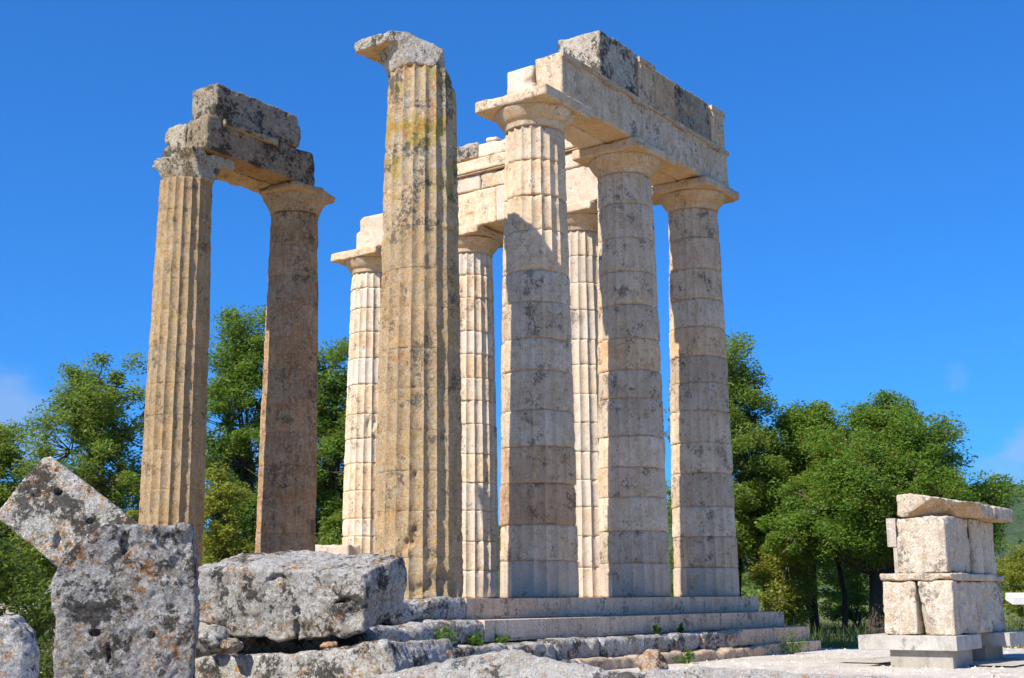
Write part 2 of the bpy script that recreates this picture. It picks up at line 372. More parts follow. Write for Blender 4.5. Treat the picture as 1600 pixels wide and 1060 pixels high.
def ground_mat():
    t = NT('white_gravel'); tcn = t.new('ShaderNodeTexCoord'); v = tcn.outputs['Object']
    a = t.vor(v, 42); b = t.vor(v, 17); n = t.noise(v, .35, 5, .6); n2 = t.noise(v, 2.5, 5)
    col = t.mix(a.outputs['Color'], (.66, .62, .55), (.80, .77, .71)) if False else t.mix(t.rng(t.noise(v, 60, 2), .3, .7), (.58, .525, .45), (.82, .77, .68))
    col = t.mix(t.rng(n, .42, .60, 0, .55), col, (.50, .42, .33)); col = t.mix(t.rng(n2, .52, .64, 0, .5), col, (.42, .36, .28))
    col = t.mix(t.rng(b.outputs['Distance'], .32, .5, 0, .35), col, (.36, .33, .29))
    t.l.new(col, t.b.inputs['Base Color']); t.b.inputs['Roughness'].default_value = .95; t.b.inputs['Specular IOR Level'].default_value = .1
    h = t.math('ADD', t.math('MULTIPLY', a.outputs['Distance'], -1.0), t.math('MULTIPLY', b.outputs['Distance'], -.8))
    t.l.new(t.bump(h, .6, .03), t.b.inputs['Normal']); return t.m
M['gravel'] = ground_mat()
def soil_mat(name, cs, sc=.8):
    t = NT(name); v = t.new('ShaderNodeTexCoord').outputs['Object']
    n = t.noise(v, sc, 6, .65); n2 = t.noise(v, sc*22, 5, .7)
    col = t.mix(t.rng(n, .40, .6), cs[0], cs[1]); col = t.mix(t.rng(n2, .45, .65, 0, .7), col, cs[2])
    t.l.new(col, t.b.inputs['Base Color']); t.b.inputs['Roughness'].default_value = .95; t.b.inputs['Specular IOR Level'].default_value = .1
    t.l.new(t.bump(n2, .8, .06), t.b.inputs['Normal']); return t.m
M['lawn'] = soil_mat('dry_grass_ground', ((.13, .15, .05), (.24, .22, .10), (.07, .11, .03)))
M['earth'] = soil_mat('temple_floor_earth', ((.44, .38, .30), (.52, .46, .38), (.33, .28, .21)), 1.5)
M['hill'] = soil_mat('scrub_hillside', ((.022, .055, .018), (.045, .085, .025), (.13, .13, .07)), .012)
def leaf_mat(name, a, b, c=None, cfrac=.05, trans=.5):
    t = NT(name); g = t.new('ShaderNodeNewGeometry'); v = t.new('ShaderNodeTexCoord').outputs['Object']
    n = t.noise(v, .8, 3)
    rn = t.math('ADD', t.math('MULTIPLY', g.outputs['Random Per Island'], .65), t.math('MULTIPLY', t.rng(n, .35, .65), .35))
    col = t.mix(rn, a, b)
    if c is not None:
        r2 = t.math('FRACT', t.math('MULTIPLY', g.outputs['Random Per Island'], 57.31))
        k = t.math('MULTIPLY', t.math('LESS_THAN', r2, cfrac*2.4), t.rng(t.noise(v, 1.7, 3), .5, .6))
        col = t.mix(k, col, c)
    t.l.new(col, t.b.inputs['Base Color']); t.b.inputs['Roughness'].default_value = .5; t.b.inputs['Specular IOR Level'].default_value = .3
    tr = t.new('ShaderNodeBsdfTranslucent'); tm = t.mix(.5, col, (.40, .48, .05)); t.l.new(tm, tr.inputs[0])
    ms = t.new('ShaderNodeMixShader'); ms.inputs[0].default_value = trans
    t.l.new(t.b.outputs[0], ms.inputs[1]); t.l.new(tr.outputs[0], ms.inputs[2]); t.l.new(ms.outputs[0], t.out.inputs[0]); return t.m
M['leafA'] = leaf_mat('leaves_deep_green', (.085, .19, .022), (.20, .325, .045), (.30, .16, .03), .05)
M['leafB'] = leaf_mat('leaves_mid_green', (.10, .185, .03), (.23, .315, .05), (.20, .18, .03), .04)
M['leafC'] = leaf_mat('leaves_yellow_green', (.19, .23, .03), (.36, .36, .055), (.26, .2, .04), .05)
M['leafW'] = leaf_mat('weed_leaves', (.05, .14, .015), (.10, .22, .025))
M['leafD'] = leaf_mat('shrub_dark_leaves', (.03, .075, .012), (.085, .14, .028))
M['blade'] = leaf_mat('grass_blades', (.09, .13, .03), (.22, .22, .08))

# ------------------------------------------------------------------ setting: ground, lawn, hills
def gz(P):
    q = P[:, :2]-CAM[:2]; dep = q@FW[:2]; rr = np.hypot(q[:, 0], q[:, 1])
    z = -1.29 - .26*sstep(19, 12, rr)
    P3 = np.c_[P[:, :2]*.35, np.zeros(len(P))]
    return z + .03*fbm(P3, 3)*sstep(60, 20, rr)
def polar(name, r0, r1, nr, a0, a1, na, zf, mat):
    rs = np.geomspace(r0, r1, nr); an = np.linspace(a0, a1, na)
    RR, AA = np.meshgrid(rs, an, indexing='ij')
    P = np.stack([CAM[0]+RR*np.cos(AA), CAM[1]+RR*np.sin(AA)], -1).reshape(-1, 2)
    z = zf(P, RR.ravel(), AA.ravel())
    i, j = np.meshgrid(np.arange(nr-1), np.arange(na-1), indexing='ij'); i = i.ravel(); j = j.ravel()
    Q = np.stack([i*na+j, (i+1)*na+j, (i+1)*na+j+1, i*na+j+1], 1)
    return struct(link(name, make_mesh(name, np.c_[P, z], Q), mat))
polar('ground', .4, 6000, 170, 0, 2*math.pi, 257, lambda P, r, a: gz(P), M['gravel'])
def lawn_z(P, r, a):
    edge = 34.5 + 1.5*noise(np.c_[np.cos(a)*9, np.sin(a)*9, 0*a])
    return np.where(r < edge, gz(P)-.08, gz(P)+.012)
polar('lawn', 31, 5900, 150, 0, 2*math.pi, 361, lawn_z, M['lawn'])
def hill_z(P, r, a):
    base = 78 + 26*np.sin(a*2.0+1.1) + 14*np.sin(a*5+.3)
    ridge = sstep(430, 1500, r)*base*(1 + .35*fbm(np.c_[P/420., 0*r], 4))
    return -14 + ridge*.90 + 5*fbm(np.c_[P/70., 0*r+3], 3)*sstep(430, 700, r)
hills = polar('hills', 380, 2600, 60, 0, 2*math.pi, 361, hill_z, M['hill'])

# ------------------------------------------------------------------ the temple platform
plat = thing('stepped_platform', 'grey stone temple platform of low steps carrying the columns', 'platform', (0, 0, 0))
def bevel_box(name, x0, x1, y0, y1, z0, z1, mat, parent, b=.012, tint=(1, 1, 1), seed=None):
    bm = bmesh.new(); bmesh.ops.create_cube(bm, size=1)
    for v in bm.verts: v.co = ((x0+x1)/2+v.co.x*(x1-x0), (y0+y1)/2+v.co.y*(y1-y0), (z0+z1)/2+v.co.z*(z1-z0))
    bmesh.ops.bevel(bm, geom=bm.edges[:], offset=b, segments=2, affect='EDGES', profile=.6)
    me = bpy.data.meshes.new(name); bm.to_mesh(me); bm.free()
    for p_ in me.polygons: p_.use_smooth = False
    return link(name, me, mat, parent, tint=tint, seed=seed)
def rough_block(name, x0, x1, y0, y1, z0, z1, mat, parent, h=.03, r=.05, rough=((1.6, .07, 3), (8, .03, 3)), seed=0, tint=(1, 1, 1), chip=0.0, extra=()):
    f = sbox((x0+x1)/2, (y0+y1)/2, (z0+z1)/2, (x1-x0)/2, (y1-y0)/2, (z1-z0)/2, r)
    if extra: f = inter(f, *extra)
    return link(name, rock_mesh(name, f, (x0, y0, z0), (x1, y1, z1), h, rough, seed, chip=chip), mat, parent, tint=tint)
def grey(v): 
    v *= random.uniform(.93, 1.06); w = random.uniform(-.03, .03); return (v*(1+w), v, v*(1-w))
# steps: (front Y, right X, top, bottom)
ST = [(-.92, .95, 0.0, -.36), (-1.38, 1.38, -.36, -.72), (-1.84, 1.80, -.72, -1.06), (-2.04, 1.98, -1.06, -1.34)]
def run(k, xs, depth, tints=None):
    yf, xr, zt, zb = ST[k]
    for i in range(len(xs)-1):
        bevel_box('step_block', xs[i]+.004, xs[i+1]-.004, yf+random.uniform(0, .006), yf+depth, zb, zt-random.uniform(0, .004), M['step'], plat, .012, tint=grey(random.uniform(.92, 1.08)))
run(0, [-10.75, -9.3, -7.5, -5.6, -3.75, -1.9, -.1, .95], 1.9)
run(1, [-10.85, -9.0, -7.3, -5.2, -3.1, -1.2, .2, 1.38], 1.5)
run(2, [-1.9, -.1, 1.80], 1.4)
run(3, [-1.2, .5, 1.98], 1.2)
# undercut fillet along the foot of the top two steps
for k in (0, 1):
    yf, xr, zt, zb = ST[k]
    m = MB(); m.box(-10.7, xr-.04, yf-.012, yf+.02, zb+.02, zb+.055)
    link('moulding', m.mesh('moulding'), M['step'], plat, tint=(.9, .9, .9))
# flank steps on the right hand side (end blocks returning into depth)
for k in range(4):
    yf, xr, zt, zb = ST[k]
    y = yf+(1.9, 1.5, 1.4, 1.2)[k]
    while y < 25:
        L = random.uniform(1.6, 2.1)
        bevel_box('step_block', xr-1.9, xr, y+.003, y+L, zb, zt-random.uniform(0, .004), M['step'], plat, .012, tint=grey(random.uniform(.92, 1.08))); y += L
# old, worn blocks of the left part
rough_block('weathered_step_block', -12.75, -10.77, -.98, .9, -.40, .0, M['fore'], plat, .03, .09, seed=1, chip=.10)
rough_block('weathered_step_block', -14.6, -12.8, -.9, .9, -.42, -.02, M['fore'], plat, .035, .10, seed=2, chip=.10)
rough_block('weathered_step_block', -12.1, -10.92, -1.45, .1, -.76, -.37, M['fore'], plat, .025, .12, seed=3, chip=.06)
rough_block('weathered_step_block', -14.0, -12.15, -1.45, .1, -.76, -.39, M['fore'], plat, .03, .12, seed=4, chip=.1)
x = -14.5
for k, w in enumerate((1.5, 1.25, 1.0, 1.35, 1.45, 1.6, 1.3, 1.1, 1.2, .85)):
    x1 = min(x+w, -1.92)
    rough_block('weathered_step_block', x+.008, x1-.008, -1.88+random.uniform(-.04, .05), -.2, -1.1, -.735+random.uniform(-.02, .012), M['fore' if k < 9 else 'step'], plat, .03, .07, ((1.6, .05, 3), (7, .04, 3), (20, .012, 2)), seed=10+k, chip=.07, tint=grey(.95))
    x = x1
x = -14.8
for k, w in enumerate((1.9, 2.0, 1.8, 2.1, 1.9, 2.2, 1.7)):
    x1 = min(x+w, -1.22)
    rough_block('foundation_block', x+.006, x1-.006, -2.1+random.uniform(-.08, .05), -.4, -1.5, -1.075+random.uniform(-.015, .01), M['step' if k > 2 else 'fore'], plat, .04, .05, ((1.6, .06, 3), (7, .04, 3)), seed=30+k, chip=.08, tint=(.8, .78, .74))
    x = x1
m = MB(); m.box(-12.4, -.97, 1.02, 24.5, -1.3, -.05)
link('floor_fill', m.mesh('floor_fill'), M['earth'], plat)

# ------------------------------------------------------------------ columns
def drum_mesh(z0, z1, Rz, segs, dz, old, off, gouges=(), bite=None, seed=0.0, joint=.012, fd=.075, cj=1.0):
    n = max(4, int((z1-z0)/dz))
    zz = np.linspace(z0, z1, n+1)
    zz = np.unique(np.concatenate([zz, [z0+.008, z0+.025, z0+.05, z1-.008, z1-.025, z1-.05]]))
    n = len(zz)-1; k = 20*segs
    th = 2*math.pi*np.arange(k)/k + math.pi/20
    TH, ZZ = np.meshgrid(th, zz, indexing='xy')
    fr = (TH-math.pi/20)*20/(2*math.pi); fr = fr-np.floor(fr+1e-9)
    R0 = Rz(ZZ)
    fl = fd*R0*np.clip(np.sin(math.pi*np.clip(fr, 0, 1)), 0, 1)**.62
    P = np.stack([R0*np.cos(TH), R0*np.sin(TH), ZZ], -1).reshape(-1, 3)+seed
    big = fbm(P*1.3, 4).reshape(R0.shape); mid = fbm(P*5, 4).reshape(R0.shape); fin = fbm(P*17+9, 3).reshape(R0.shape)
    if old > 1.2: lim = .006*old + .030*old*np.clip(mid-.02, 0, 1) + .05*old*np.clip(big-.16, 0, 1)
    else: lim = .004+.022*old*np.clip(mid, 0, 1) + .055*old*np.clip(big-.10, 0, 1)
    dd = np.minimum(ZZ-z0, z1-ZZ)
    ej = joint*np.exp(-(dd/.014)**2) + .10*cj*old*np.clip(fbm(P*3.3+40, 3).reshape(R0.shape)-.13, 0, 1)*np.exp(-(dd/.075)**2) \
        + .05*cj*old*np.clip(mid-.02, 0, 1)*np.exp(-(dd/.035)**2)
    r = R0 - np.maximum(fl, lim) - ej - .010*old*fin - .008*old*mid
    for (a, zc, ra, rz, dep) in gouges:
        da = (TH-a+math.pi) % (2*math.pi)-math.pi
        q = (da/ra)**2+((ZZ-zc)/rz)**2 + .9*mid
        r = r-dep*sstep(1.0, .2, q)
    X, Y = r*np.cos(TH)+off[0], r*np.sin(TH)+off[1]
    if bite is not None: X, Y, ZZ = bite(X, Y, ZZ.copy())
    V = np.stack([X, Y, ZZ], -1).reshape(-1, 3)
    i, j = np.meshgrid(np.arange(n), np.arange(k), indexing='ij'); i = i.ravel(); j = j.ravel()
    Q = np.stack([i*k+j, i*k+(j+1) % k, (i+1)*k+(j+1) % k, (i+1)*k+j], 1)
    V = np.concatenate([V, [[off[0], off[1], z0], [off[0], off[1], float(np.mean(ZZ[-1]))]]])
    c0, c1 = len(V)-2, len(V)-1; jj = np.arange(k)
    T = np.concatenate([np.stack([(jj+1) % k, jj, np.full(k, c0)], 1), np.stack([n*k+jj, n*k+(jj+1) % k, np.full(k, c1)], 1)])
    me = make_mesh('drum', V, [Q, T], True)
    E = np.empty(len(me.edges)*2, np.int32); me.edges.foreach_get('vertices', E); E = E.reshape(-1, 2)
    sh = (E.max(1) < (n+1)*k) & (E[:, 0] % k == E[:, 1] % k) & (E[:, 0] % segs == 0)
    at_ = me.attributes.new('sharp_edge', 'BOOLEAN', 'EDGE'); at_.data.foreach_set('value', sh)
    return me
def lathe(prof, k=72):
    V = []; F = []
    for r, z in prof:
        for j in range(k):
            t = 2*math.pi*j/k; V.append((r*math.cos(t), r*math.sin(t), z))
    n = len(prof)
    for i in range(n-1):
        for j in range(k): F.append((i*k+j, i*k+(j+1) % k, (i+1)*k+(j+1) % k, (i+1)*k+j))
    F.append(tuple(range(k))[::-1]); F.append(tuple((n-1)*k+j for j in range(k)))
    return V, F
ABW, ABT, HC = .90, .25, 10.27
def crisp_capital(root, rt, H, mat, tint, seed, ab=ABW, t=ABT, eh=.40):
    c = None
    pr = [(rt-.004, H-t-eh), (rt+.006, H-t-eh+.02), (rt+.012, H-t-eh+.09), (rt+.028, H-t-eh+.12)]
    for q in np.linspace(0, 1, 9):
        pr.append((rt+.03+(ab-.045-rt-.03)*math.sin(q*math.pi/2*.96)**.95 if False else rt+.03+(ab-.05-rt-.03)*q**.86, H-t-eh+.125+(eh-.135)*q**1.12))
    pr.append((ab-.055, H-t-.001))
    V, F = lathe(pr); V = np.array(V)
    V[:, :2] *= (1+.006*fbm(V*3+seed*31, 3))[:, None]
    m = MB(); m.add(V, F)
    cap = link('capital', m.mesh('capital', True), mat, root, tint=tint)
    hz = t/2
    f = sbox(0, 0, H-hz, ab, ab, hz, .012)
    link('abacus', rock_mesh('abacus', f, (-ab, -ab, H-t), (ab, ab, H), .035, ((2.2, .012, 3), (9, .006, 2)), int(seed*50), chip=.03, band=.12), mat, cap, tint=tint)
    return cap
def Rprof(rb, rt, H):
    return lambda z: rb+(rt-rb)*(z/H) + .022*np.sin(np.pi*np.clip(z/H, 0, 1))
def z_of(px, ys, x, y, rb):
    """heights at which a column's near surface meets the photo rows ys"""
    out = []
    q = np.array([x, y])-CAM[:2]; D = np.hypot(*q); q = q/D*(D-rb*.97)
    for v in ys:
        g = cf*FPX + cr*(px-800) - cu*(v-530); out.append(CAM[2]+g[2]*np.hypot(*q)/np.hypot(g[0], g[1]))
    return out
def column(name, label, x, y, zs, rb, rt, H, mats, old, tints, segs=6, dz=.07, gouges=(), group=None, zb=0.0, bites={}, jit=.008, cont_seed=None, joint=.020, fd=.085):
    root = thing(name, label, 'column', (x, y, zb), group)
    Rz = Rprof(rb, rt, H); sd0 = random.random()*50
    for i in range(len(zs)-1):
        off = (random.uniform(-jit, jit), random.uniform(-jit, jit))
        o = old[i] if isinstance(old, (list, tuple)) else old
        me = drum_mesh(zs[i], zs[i+1], Rz, segs, dz, o, off, gouges, bites.get(i), sd0 if cont_seed is not None else sd0+i*7.1, joint, fd, .3 if cont_seed is not None else 1.0)
        link('drum', me, mats[i] if isinstance(mats, list) else mats, root, tint=tints[i % len(tints)], seed=cont_seed)
    return root
def tl(n, base, var, warm=.04):
    out = []
    for i in range(n):
        b = base*(1+random.uniform(-var, var)); w = random.uniform(-warm, warm); out.append((b*(1+w), b, b*(1-w*1.3)))
    return out
RB, RTp = .792, .635
X6, X5, X4 = -3.4345, -7.1845, -10.9345
HS = HC-ABT-.40
# the four columns of the front row
ys = [935, 876, 819, 754, 696, 639, 576, 526, 468, 419, 356, 300, 244, 193]
zs = z_of(845, ys, X5, 0, RB); zs[0] = 0; zs[-1] = HS
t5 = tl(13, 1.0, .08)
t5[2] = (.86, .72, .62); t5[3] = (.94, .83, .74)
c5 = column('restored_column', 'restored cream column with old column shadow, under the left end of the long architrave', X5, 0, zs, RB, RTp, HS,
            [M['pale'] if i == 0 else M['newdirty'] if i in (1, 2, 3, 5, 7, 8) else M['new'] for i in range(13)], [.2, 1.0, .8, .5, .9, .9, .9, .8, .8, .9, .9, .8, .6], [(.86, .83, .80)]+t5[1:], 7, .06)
crisp_capital(c5, RTp, HC, M['new'], (1.0, .98, .95), .31)
ys = [933, 880, 829, 776, 729, 680, 620, 576, 526, 473, 421, 367, 313, 272]
zs = z_of(988, ys, X6, 0, RB); zs[0] = 0; zs[-1] = HS
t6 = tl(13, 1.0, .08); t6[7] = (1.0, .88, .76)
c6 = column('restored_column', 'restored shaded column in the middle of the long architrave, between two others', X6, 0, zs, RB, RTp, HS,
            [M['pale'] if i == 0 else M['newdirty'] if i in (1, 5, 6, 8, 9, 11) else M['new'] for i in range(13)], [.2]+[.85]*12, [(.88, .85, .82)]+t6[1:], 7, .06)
crisp_capital(c6, RTp, HC, M['new'], (.97, .92, .86), .47)
ys = [932.5, 887, 838, 791, 738, 690, 640, 596, 554, 508, 463, 416, 367, 324]
zs = z_of(1100, ys, 0, 0, RB); zs[0] = 0; zs[-1] = HS
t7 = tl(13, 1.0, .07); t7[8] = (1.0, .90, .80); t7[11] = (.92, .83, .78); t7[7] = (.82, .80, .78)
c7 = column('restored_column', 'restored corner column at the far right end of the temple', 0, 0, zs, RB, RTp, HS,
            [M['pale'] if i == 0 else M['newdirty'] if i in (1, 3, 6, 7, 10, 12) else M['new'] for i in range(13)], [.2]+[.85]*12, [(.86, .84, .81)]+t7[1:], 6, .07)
crisp_capital(c7, RTp, HC, M['new'], (.95, .88, .80), .63)
# old column with the broken capital
ys = [935, 871, 798, 734, 671, 605, 541, 476, 415, 349, 284, 222, 161, 106]
zs = z_of(655, ys, X4, 0, RB); zs[0] = 0; HS4 = HC-.62; zs[-1] = HS4
va = math.atan2(CAM[1], CAM[0]-X4)                   # direction from the column to the camera
def bite4(X, Y, Z):
    # the top right shoulder of the shaft is knocked off
    rt_ = X*RT[0]+Y*RT[1]
    P = np.stack([X, Y, Z], -1).reshape(-1, 3)
    nz = fbm(P*4, 3).reshape(X.shape)
    lim = .50 + .10*nz + np.clip((HS4-.05-Z)*.55, 0, .3)
    ov = np.maximum(rt_-lim, 0)
    return X-RT[0]*ov, Y-RT[1]*ov, Z
c4 = column('old_column', 'tall old tan column with a broken capital, lichen near its top', X4, 0, zs, RB+.005, RTp+.015, HS4,
            [M['old']]*9+[M['oldtop']]*4, 1.35, [(a*1.05, b*1.0, c_*.93) for a, b, c_ in tl(13, 1.04, .05, .02)], 9, .045,
            gouges=((va-.25, .95, .16, .10, .10), (va-.05, 1.15, .10, .06, .06), (va+.5, .25, .5, .3, .05), (va-.2, .12, .6, .14, .05), (va-.1, 2.1, .05, .05, .05), (va+.3, 8.35, .3, .12, .03)),
            bites={12: bite4, 11: bite4}, jit=.004, cont_seed=.37, joint=.004, fd=.092)
def ech(H, t, eh, rt, ab):
    def f(X, Y, Z):
        q = np.clip((Z-(H-t-eh))/eh, 0, 1); rr = rt+(ab-.05-rt)*q**1.0
        return np.maximum((np.hypot(X, Y)-rr)*.8, np.abs(Z-(H-t-eh/2))-eh/2-.02)
    return f
f4 = inter(union(sbox(0, 0, HC-.105, ABW, ABW, .105, .01), ech(HC, .20, .42, RTp, ABW*.94)),
           half(RT*math.sin(R(25))+np.array([0, 0, math.cos(R(25))]), RT*-.18+np.array([0, 0, HC-.0])),
           half((-.62, -.78, .12), (-.9, .02, HC-.1)), half(RT-np.array([0, 0, .15]), RT*.42+np.array([0, 0, HC-.3])))
link('capital', rock_mesh('capital', f4, (-.9, -.9, HC-.62), (.9, .9, HC), .022, ((2.3, .02, 3), (8, .03, 4)), 4, chip=.03), M['crust'], c4, tint=(1.1, 1.08, 1.04))

# the rear row, running away to the left
RY = [3.4383, 7.1504, 10.9049]
def evenly(n, top, var=.05):
    z = np.linspace(0, top, n+1); z[1:-1] += np.array([random.uniform(-var, var) for _ in range(n-1)]); return list(z)
r1 = column('restored_column', 'pale sunlit column glimpsed between two shaded front columns', 0, RY[0], evenly(13, HS), RB, RTp, HS, M['pale'], .7, tl(13, .96, .04), 5, .08)
crisp_capital(r1, RTp, HC, M['pale'], (.98, .93, .86), .2)
ys = [934, 892, 846, 798, 754, 709, 662, 625, 590, 552, 516, 463, 427, 392]
zs = z_of(750, ys, 0, RY[1], RB); zs[0] = 0; zs[-1] = HS
r2 = column('restored_column', 'pale sunlit rear column just right of the tall old column', 0, RY[1], zs, RB, RTp, HS, [M['new'] if i % 3 else M['pale'] for i in range(13)], [1.6, .9, 1.0, .8]+[.9]*9, tl(13, 1.06, .05), 6, .07)
crisp_capital(r2, RTp, HC, M['new'], (1.05, 1.0, .93), .8)
zs = z_of(566, [934, 895, 866, 838, 810, 766, 723, 684, 646, 599, 558, 517, 479, 447, 418], 0, RY[2], RB); zs[0] = 0; zs[-1] = HS
r3 = column('restored_column', 'pale sunlit rear column peeping out left of the tall old column', 0, RY[2], zs, RB, RTp, HS, [M['pale'] if i < 2 or i % 3 == 0 else M['new'] for i in range(14)], [.2, .2, .9, .9]+[.9]*10, [(.8, .8, .8), (.85, .85, .85)]+tl(12, 1.08, .05), 6, .07,
            gouges=((va+.1, 5.0, .25, .25, .06),))
crisp_capital(r3, RTp, HC, M['new'], (1.06, 1.02, .96), .55)

# pronaos pair, thinner old columns
PY, PX1, PX2, PH = 6.8, -10.74, -7.42, 9.55
p1 = column('old_column', 'old brown fluted column at far left, carrying the left end of the broken lintel', PX1, PY, evenly(12, PH-.62), .675, .565, PH-.62, [M['old']]*12, 1.25, [(a*1.06, b*1.0, c_*.90) for a, b, c_ in tl(12, .95, .05, .02)], 8, .055, jit=.004, cont_seed=.71, joint=.004, fd=.092)
p2 = column('old_column', 'dark brown shaded fluted column carrying the right end of the broken lintel', PX2, PY, evenly(12, PH-.58), .685, .565, PH-.58, [M['brown']]*12, 1.0, [(a*1.08, b*.95, c_*.80) for a, b, c_ in tl(12, 1.0, .09, .03)], 8, .055, jit=.004, cont_seed=.13, joint=.012, fd=.10)
f1 = inter(union(sbox(0, 0, PH-.11, .84, .80, .11, .02), ech(PH, .2, .42, .565, .80)), half((-1, 0, -.42), (-.36, 0, PH)), half((0, -1, -.05), (0, -.58, PH-.2)))
link('capital', rock_mesh('capital', f1, (-.8, -.8, PH-.62), (.8, .8, PH), .022, ((2.2, .04, 3), (9, .035, 4)), 6, chip=.09), M['crust'], p1, tint=(.95, .93, .82))
f2 = inter(union(sbox(0, 0, PH-.07, .82, .80, .07, .03), ech(PH, .12, .42, .565, .82)), half((.3, -1, -.3), (0, -.78, PH-.1)), half(-RT, -RT*.79))
link('capital', rock_mesh('capital', f2, (-.82, -.8, PH-.58), (.82, .8, PH), .024, ((2.2, .03, 3), (9, .03, 4)), 7, chip=.07), M['brown'], p2, tint=(1.0, .95, .88))

# ------------------------------------------------------------------ entablature blocks
def ent_block(name, label, x0, x1, y0, y1, z0, z1, mat, h=.035, r=.015, rough=((2, .014, 3), (9, .008, 2)), seed=0, tint=(1, 1, 1), chip=.03, cat='stone block', extra=(), group=None):
    f = sbox(0, 0, (z1-z0)/2, (x1-x0)/2, (y1-y0)/2, (z1-z0)/2, r)
    if extra: f = inter(f, *extra)
    me = rock_mesh(name, f, (-(x1-x0)/2, -(y1-y0)/2, 0), ((x1-x0)/2, (y1-y0)/2, z1-z0), h, rough, seed, chip=chip, band=.15)
    o = link(name, me, mat, None, ((x0+x1)/2, (y0+y1)/2, z0), tint)
    return tag(o, label, cat, group)
def sub_box(name, root, x0, x1, y0, y1, z0, z1, mat, tint=(1, 1, 1), b=.006):
    """a part given in world coordinates, parented under a block whose origin is elsewhere"""
    o = bevel_box(name, x0, x1, y0, y1, z0, z1, mat, None, b, tint)
    o.parent = root; o.location = -root.location; return o
A0, A1 = HC+.004, 11.33
XL = X5-.0
def taenia(root, x0, x1, y, regs):
    sub_box('taenia', root, x0, x1, y-.045, y-.003, A1-.10, A1, M['arch'], (.92, .88, .82))
    for c in regs:
        pr = [(c-.36, A1-.104)]
        for k in range(6):
            xx = c-.30+k*.12; pr += [(xx-.034, A1-.145), (xx-.022, A1-.175), (xx+.022, A1-.175), (xx+.034, A1-.145)]
        pr = [pr[0], (c-.36, A1-.145)]+pr[1:]+[(c+.36, A1-.145), (c+.36, A1-.104)]
        n = len(pr); V = [(a, y-.045, b) for a, b in pr]+[(a, y-.002, b) for a, b in pr]
        bm = bmesh.new(); vs = [bm.verts.new(q) for q in V]
        bm.faces.new(vs[:n]); bm.faces.new(vs[n:][::-1])
        for k in range(n): bm.faces.new((vs[k], vs[(k+1) % n], vs[n+(k+1) % n], vs[n+k])[::-1])
        bmesh.ops.recalc_face_normals(bm, faces=bm.faces[:]); bmesh.ops.triangulate(bm, faces=[f for f in bm.faces if len(f.verts) > 4])
        me = bpy.data.meshes.new('regula'); bm.to_mesh(me); bm.free()
        g = link('regula', me, M['arch'], None, tint=(.85, .78, .7)); g.parent = root; g.location = -root.location
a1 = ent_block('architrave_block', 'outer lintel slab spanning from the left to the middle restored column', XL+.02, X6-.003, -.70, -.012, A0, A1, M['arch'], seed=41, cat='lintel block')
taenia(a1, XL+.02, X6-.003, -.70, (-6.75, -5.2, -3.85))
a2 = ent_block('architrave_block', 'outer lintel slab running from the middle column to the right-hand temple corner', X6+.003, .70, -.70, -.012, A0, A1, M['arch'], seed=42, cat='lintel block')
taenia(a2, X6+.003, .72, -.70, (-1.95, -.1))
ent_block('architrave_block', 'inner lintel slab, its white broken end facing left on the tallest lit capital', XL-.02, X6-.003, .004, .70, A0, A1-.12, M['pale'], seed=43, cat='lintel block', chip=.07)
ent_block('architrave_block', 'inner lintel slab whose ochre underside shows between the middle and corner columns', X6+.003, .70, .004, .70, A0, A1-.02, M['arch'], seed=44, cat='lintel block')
# frieze
F0, F1 = A1+.004, 12.40
def triglyph(root, x0, y, tint=(1, 1, 1), w=.74, mat=None):
    m = MB(); n = 6; zt = F1-.14
    xs = [0, .09, .16, .205, .25, .32, .42, .49, .535, .58, .65, .74]
    ds = [.05, 0, 0, .05, .05, 0, 0, .05, .05, 0, 0, .05]
    xs = [0, .02, .10, .205, .25, .31, .37, .43, .49, .535, .64, .72, .74]
    ds = [.03, .055, .055, .055, .055, .012, .055, .055, .055, .055, .055, .055, .03]
    xs = [0, .07, .17, .235, .30, .44, .505, .57, .67, .74]; ds = [.012, .06, .06, .014, .06, .06, .014, .06, .06, .012]
    V = []; F = []
    for xx, d in zip(xs, ds): V += [(x0+xx, y-d, F0+.004), (x0+xx, y-d, zt)]
    n = len(xs)
    for xx in (xs[-1], xs[0]): V += [(x0+xx, y+.0, F0+.004), (x0+xx, y+.0, zt)]
    for i in range(n-1): F.append((2*i, 2*i+2, 2*i+3, 2*i+1))
    F.append((2*n-2, 2*n, 2*n+1, 2*n-1)); F.append((2*n+2, 0, 1, 2*n+3))
    F.append(tuple([2*i for i in range(n)]+[2*n, 2*n+2])[::-1]); F.append(tuple([2*i+1 for i in range(n)]+[2*n+1, 2*n+3]))
    m.add(V, F); m.box(x0-.004, x0+w+.004, y-.068, y-.001, zt+.002, F1-.01)
    o = link('triglyph', m.mesh('triglyph'), mat or M['arch'], None, tint=tint); o.parent = root; o.location = -root.location
b1 = ent_block('frieze_block', 'black-stained weathered block with jagged top, tallest in the temple', -5.56, -3.87, -.68, .42, F0, F1+.06, M['crust'], .028, .03, ((1.7, .06, 3), (8, .035, 4)), 51, (1.12, 1.08, 1.0), .05, 'frieze block')
b2 = ent_block('frieze_block', 'smooth tan frieze block right of the black-stained jagged one', -3.85, -2.02, -.66, .1, F0, F1-.02, M['arch'], .03, .015, ((2, .012, 3), (9, .01, 2)), 52, (.86, .78, .66), .03, 'frieze block')
triglyph(b2, -3.85, -.66, (.93, .88, .80), .52 if False else .74)
b3 = ent_block('frieze_block', 'dark mottled frieze block third from the left on the long architrave', -2.0, -.16, -.66, .1, F0, F1-.0, M['crust'], .03, .02, ((1.7, .03, 3), (8, .022, 4)), 53, (.92, .80, .66), .05, 'frieze block')
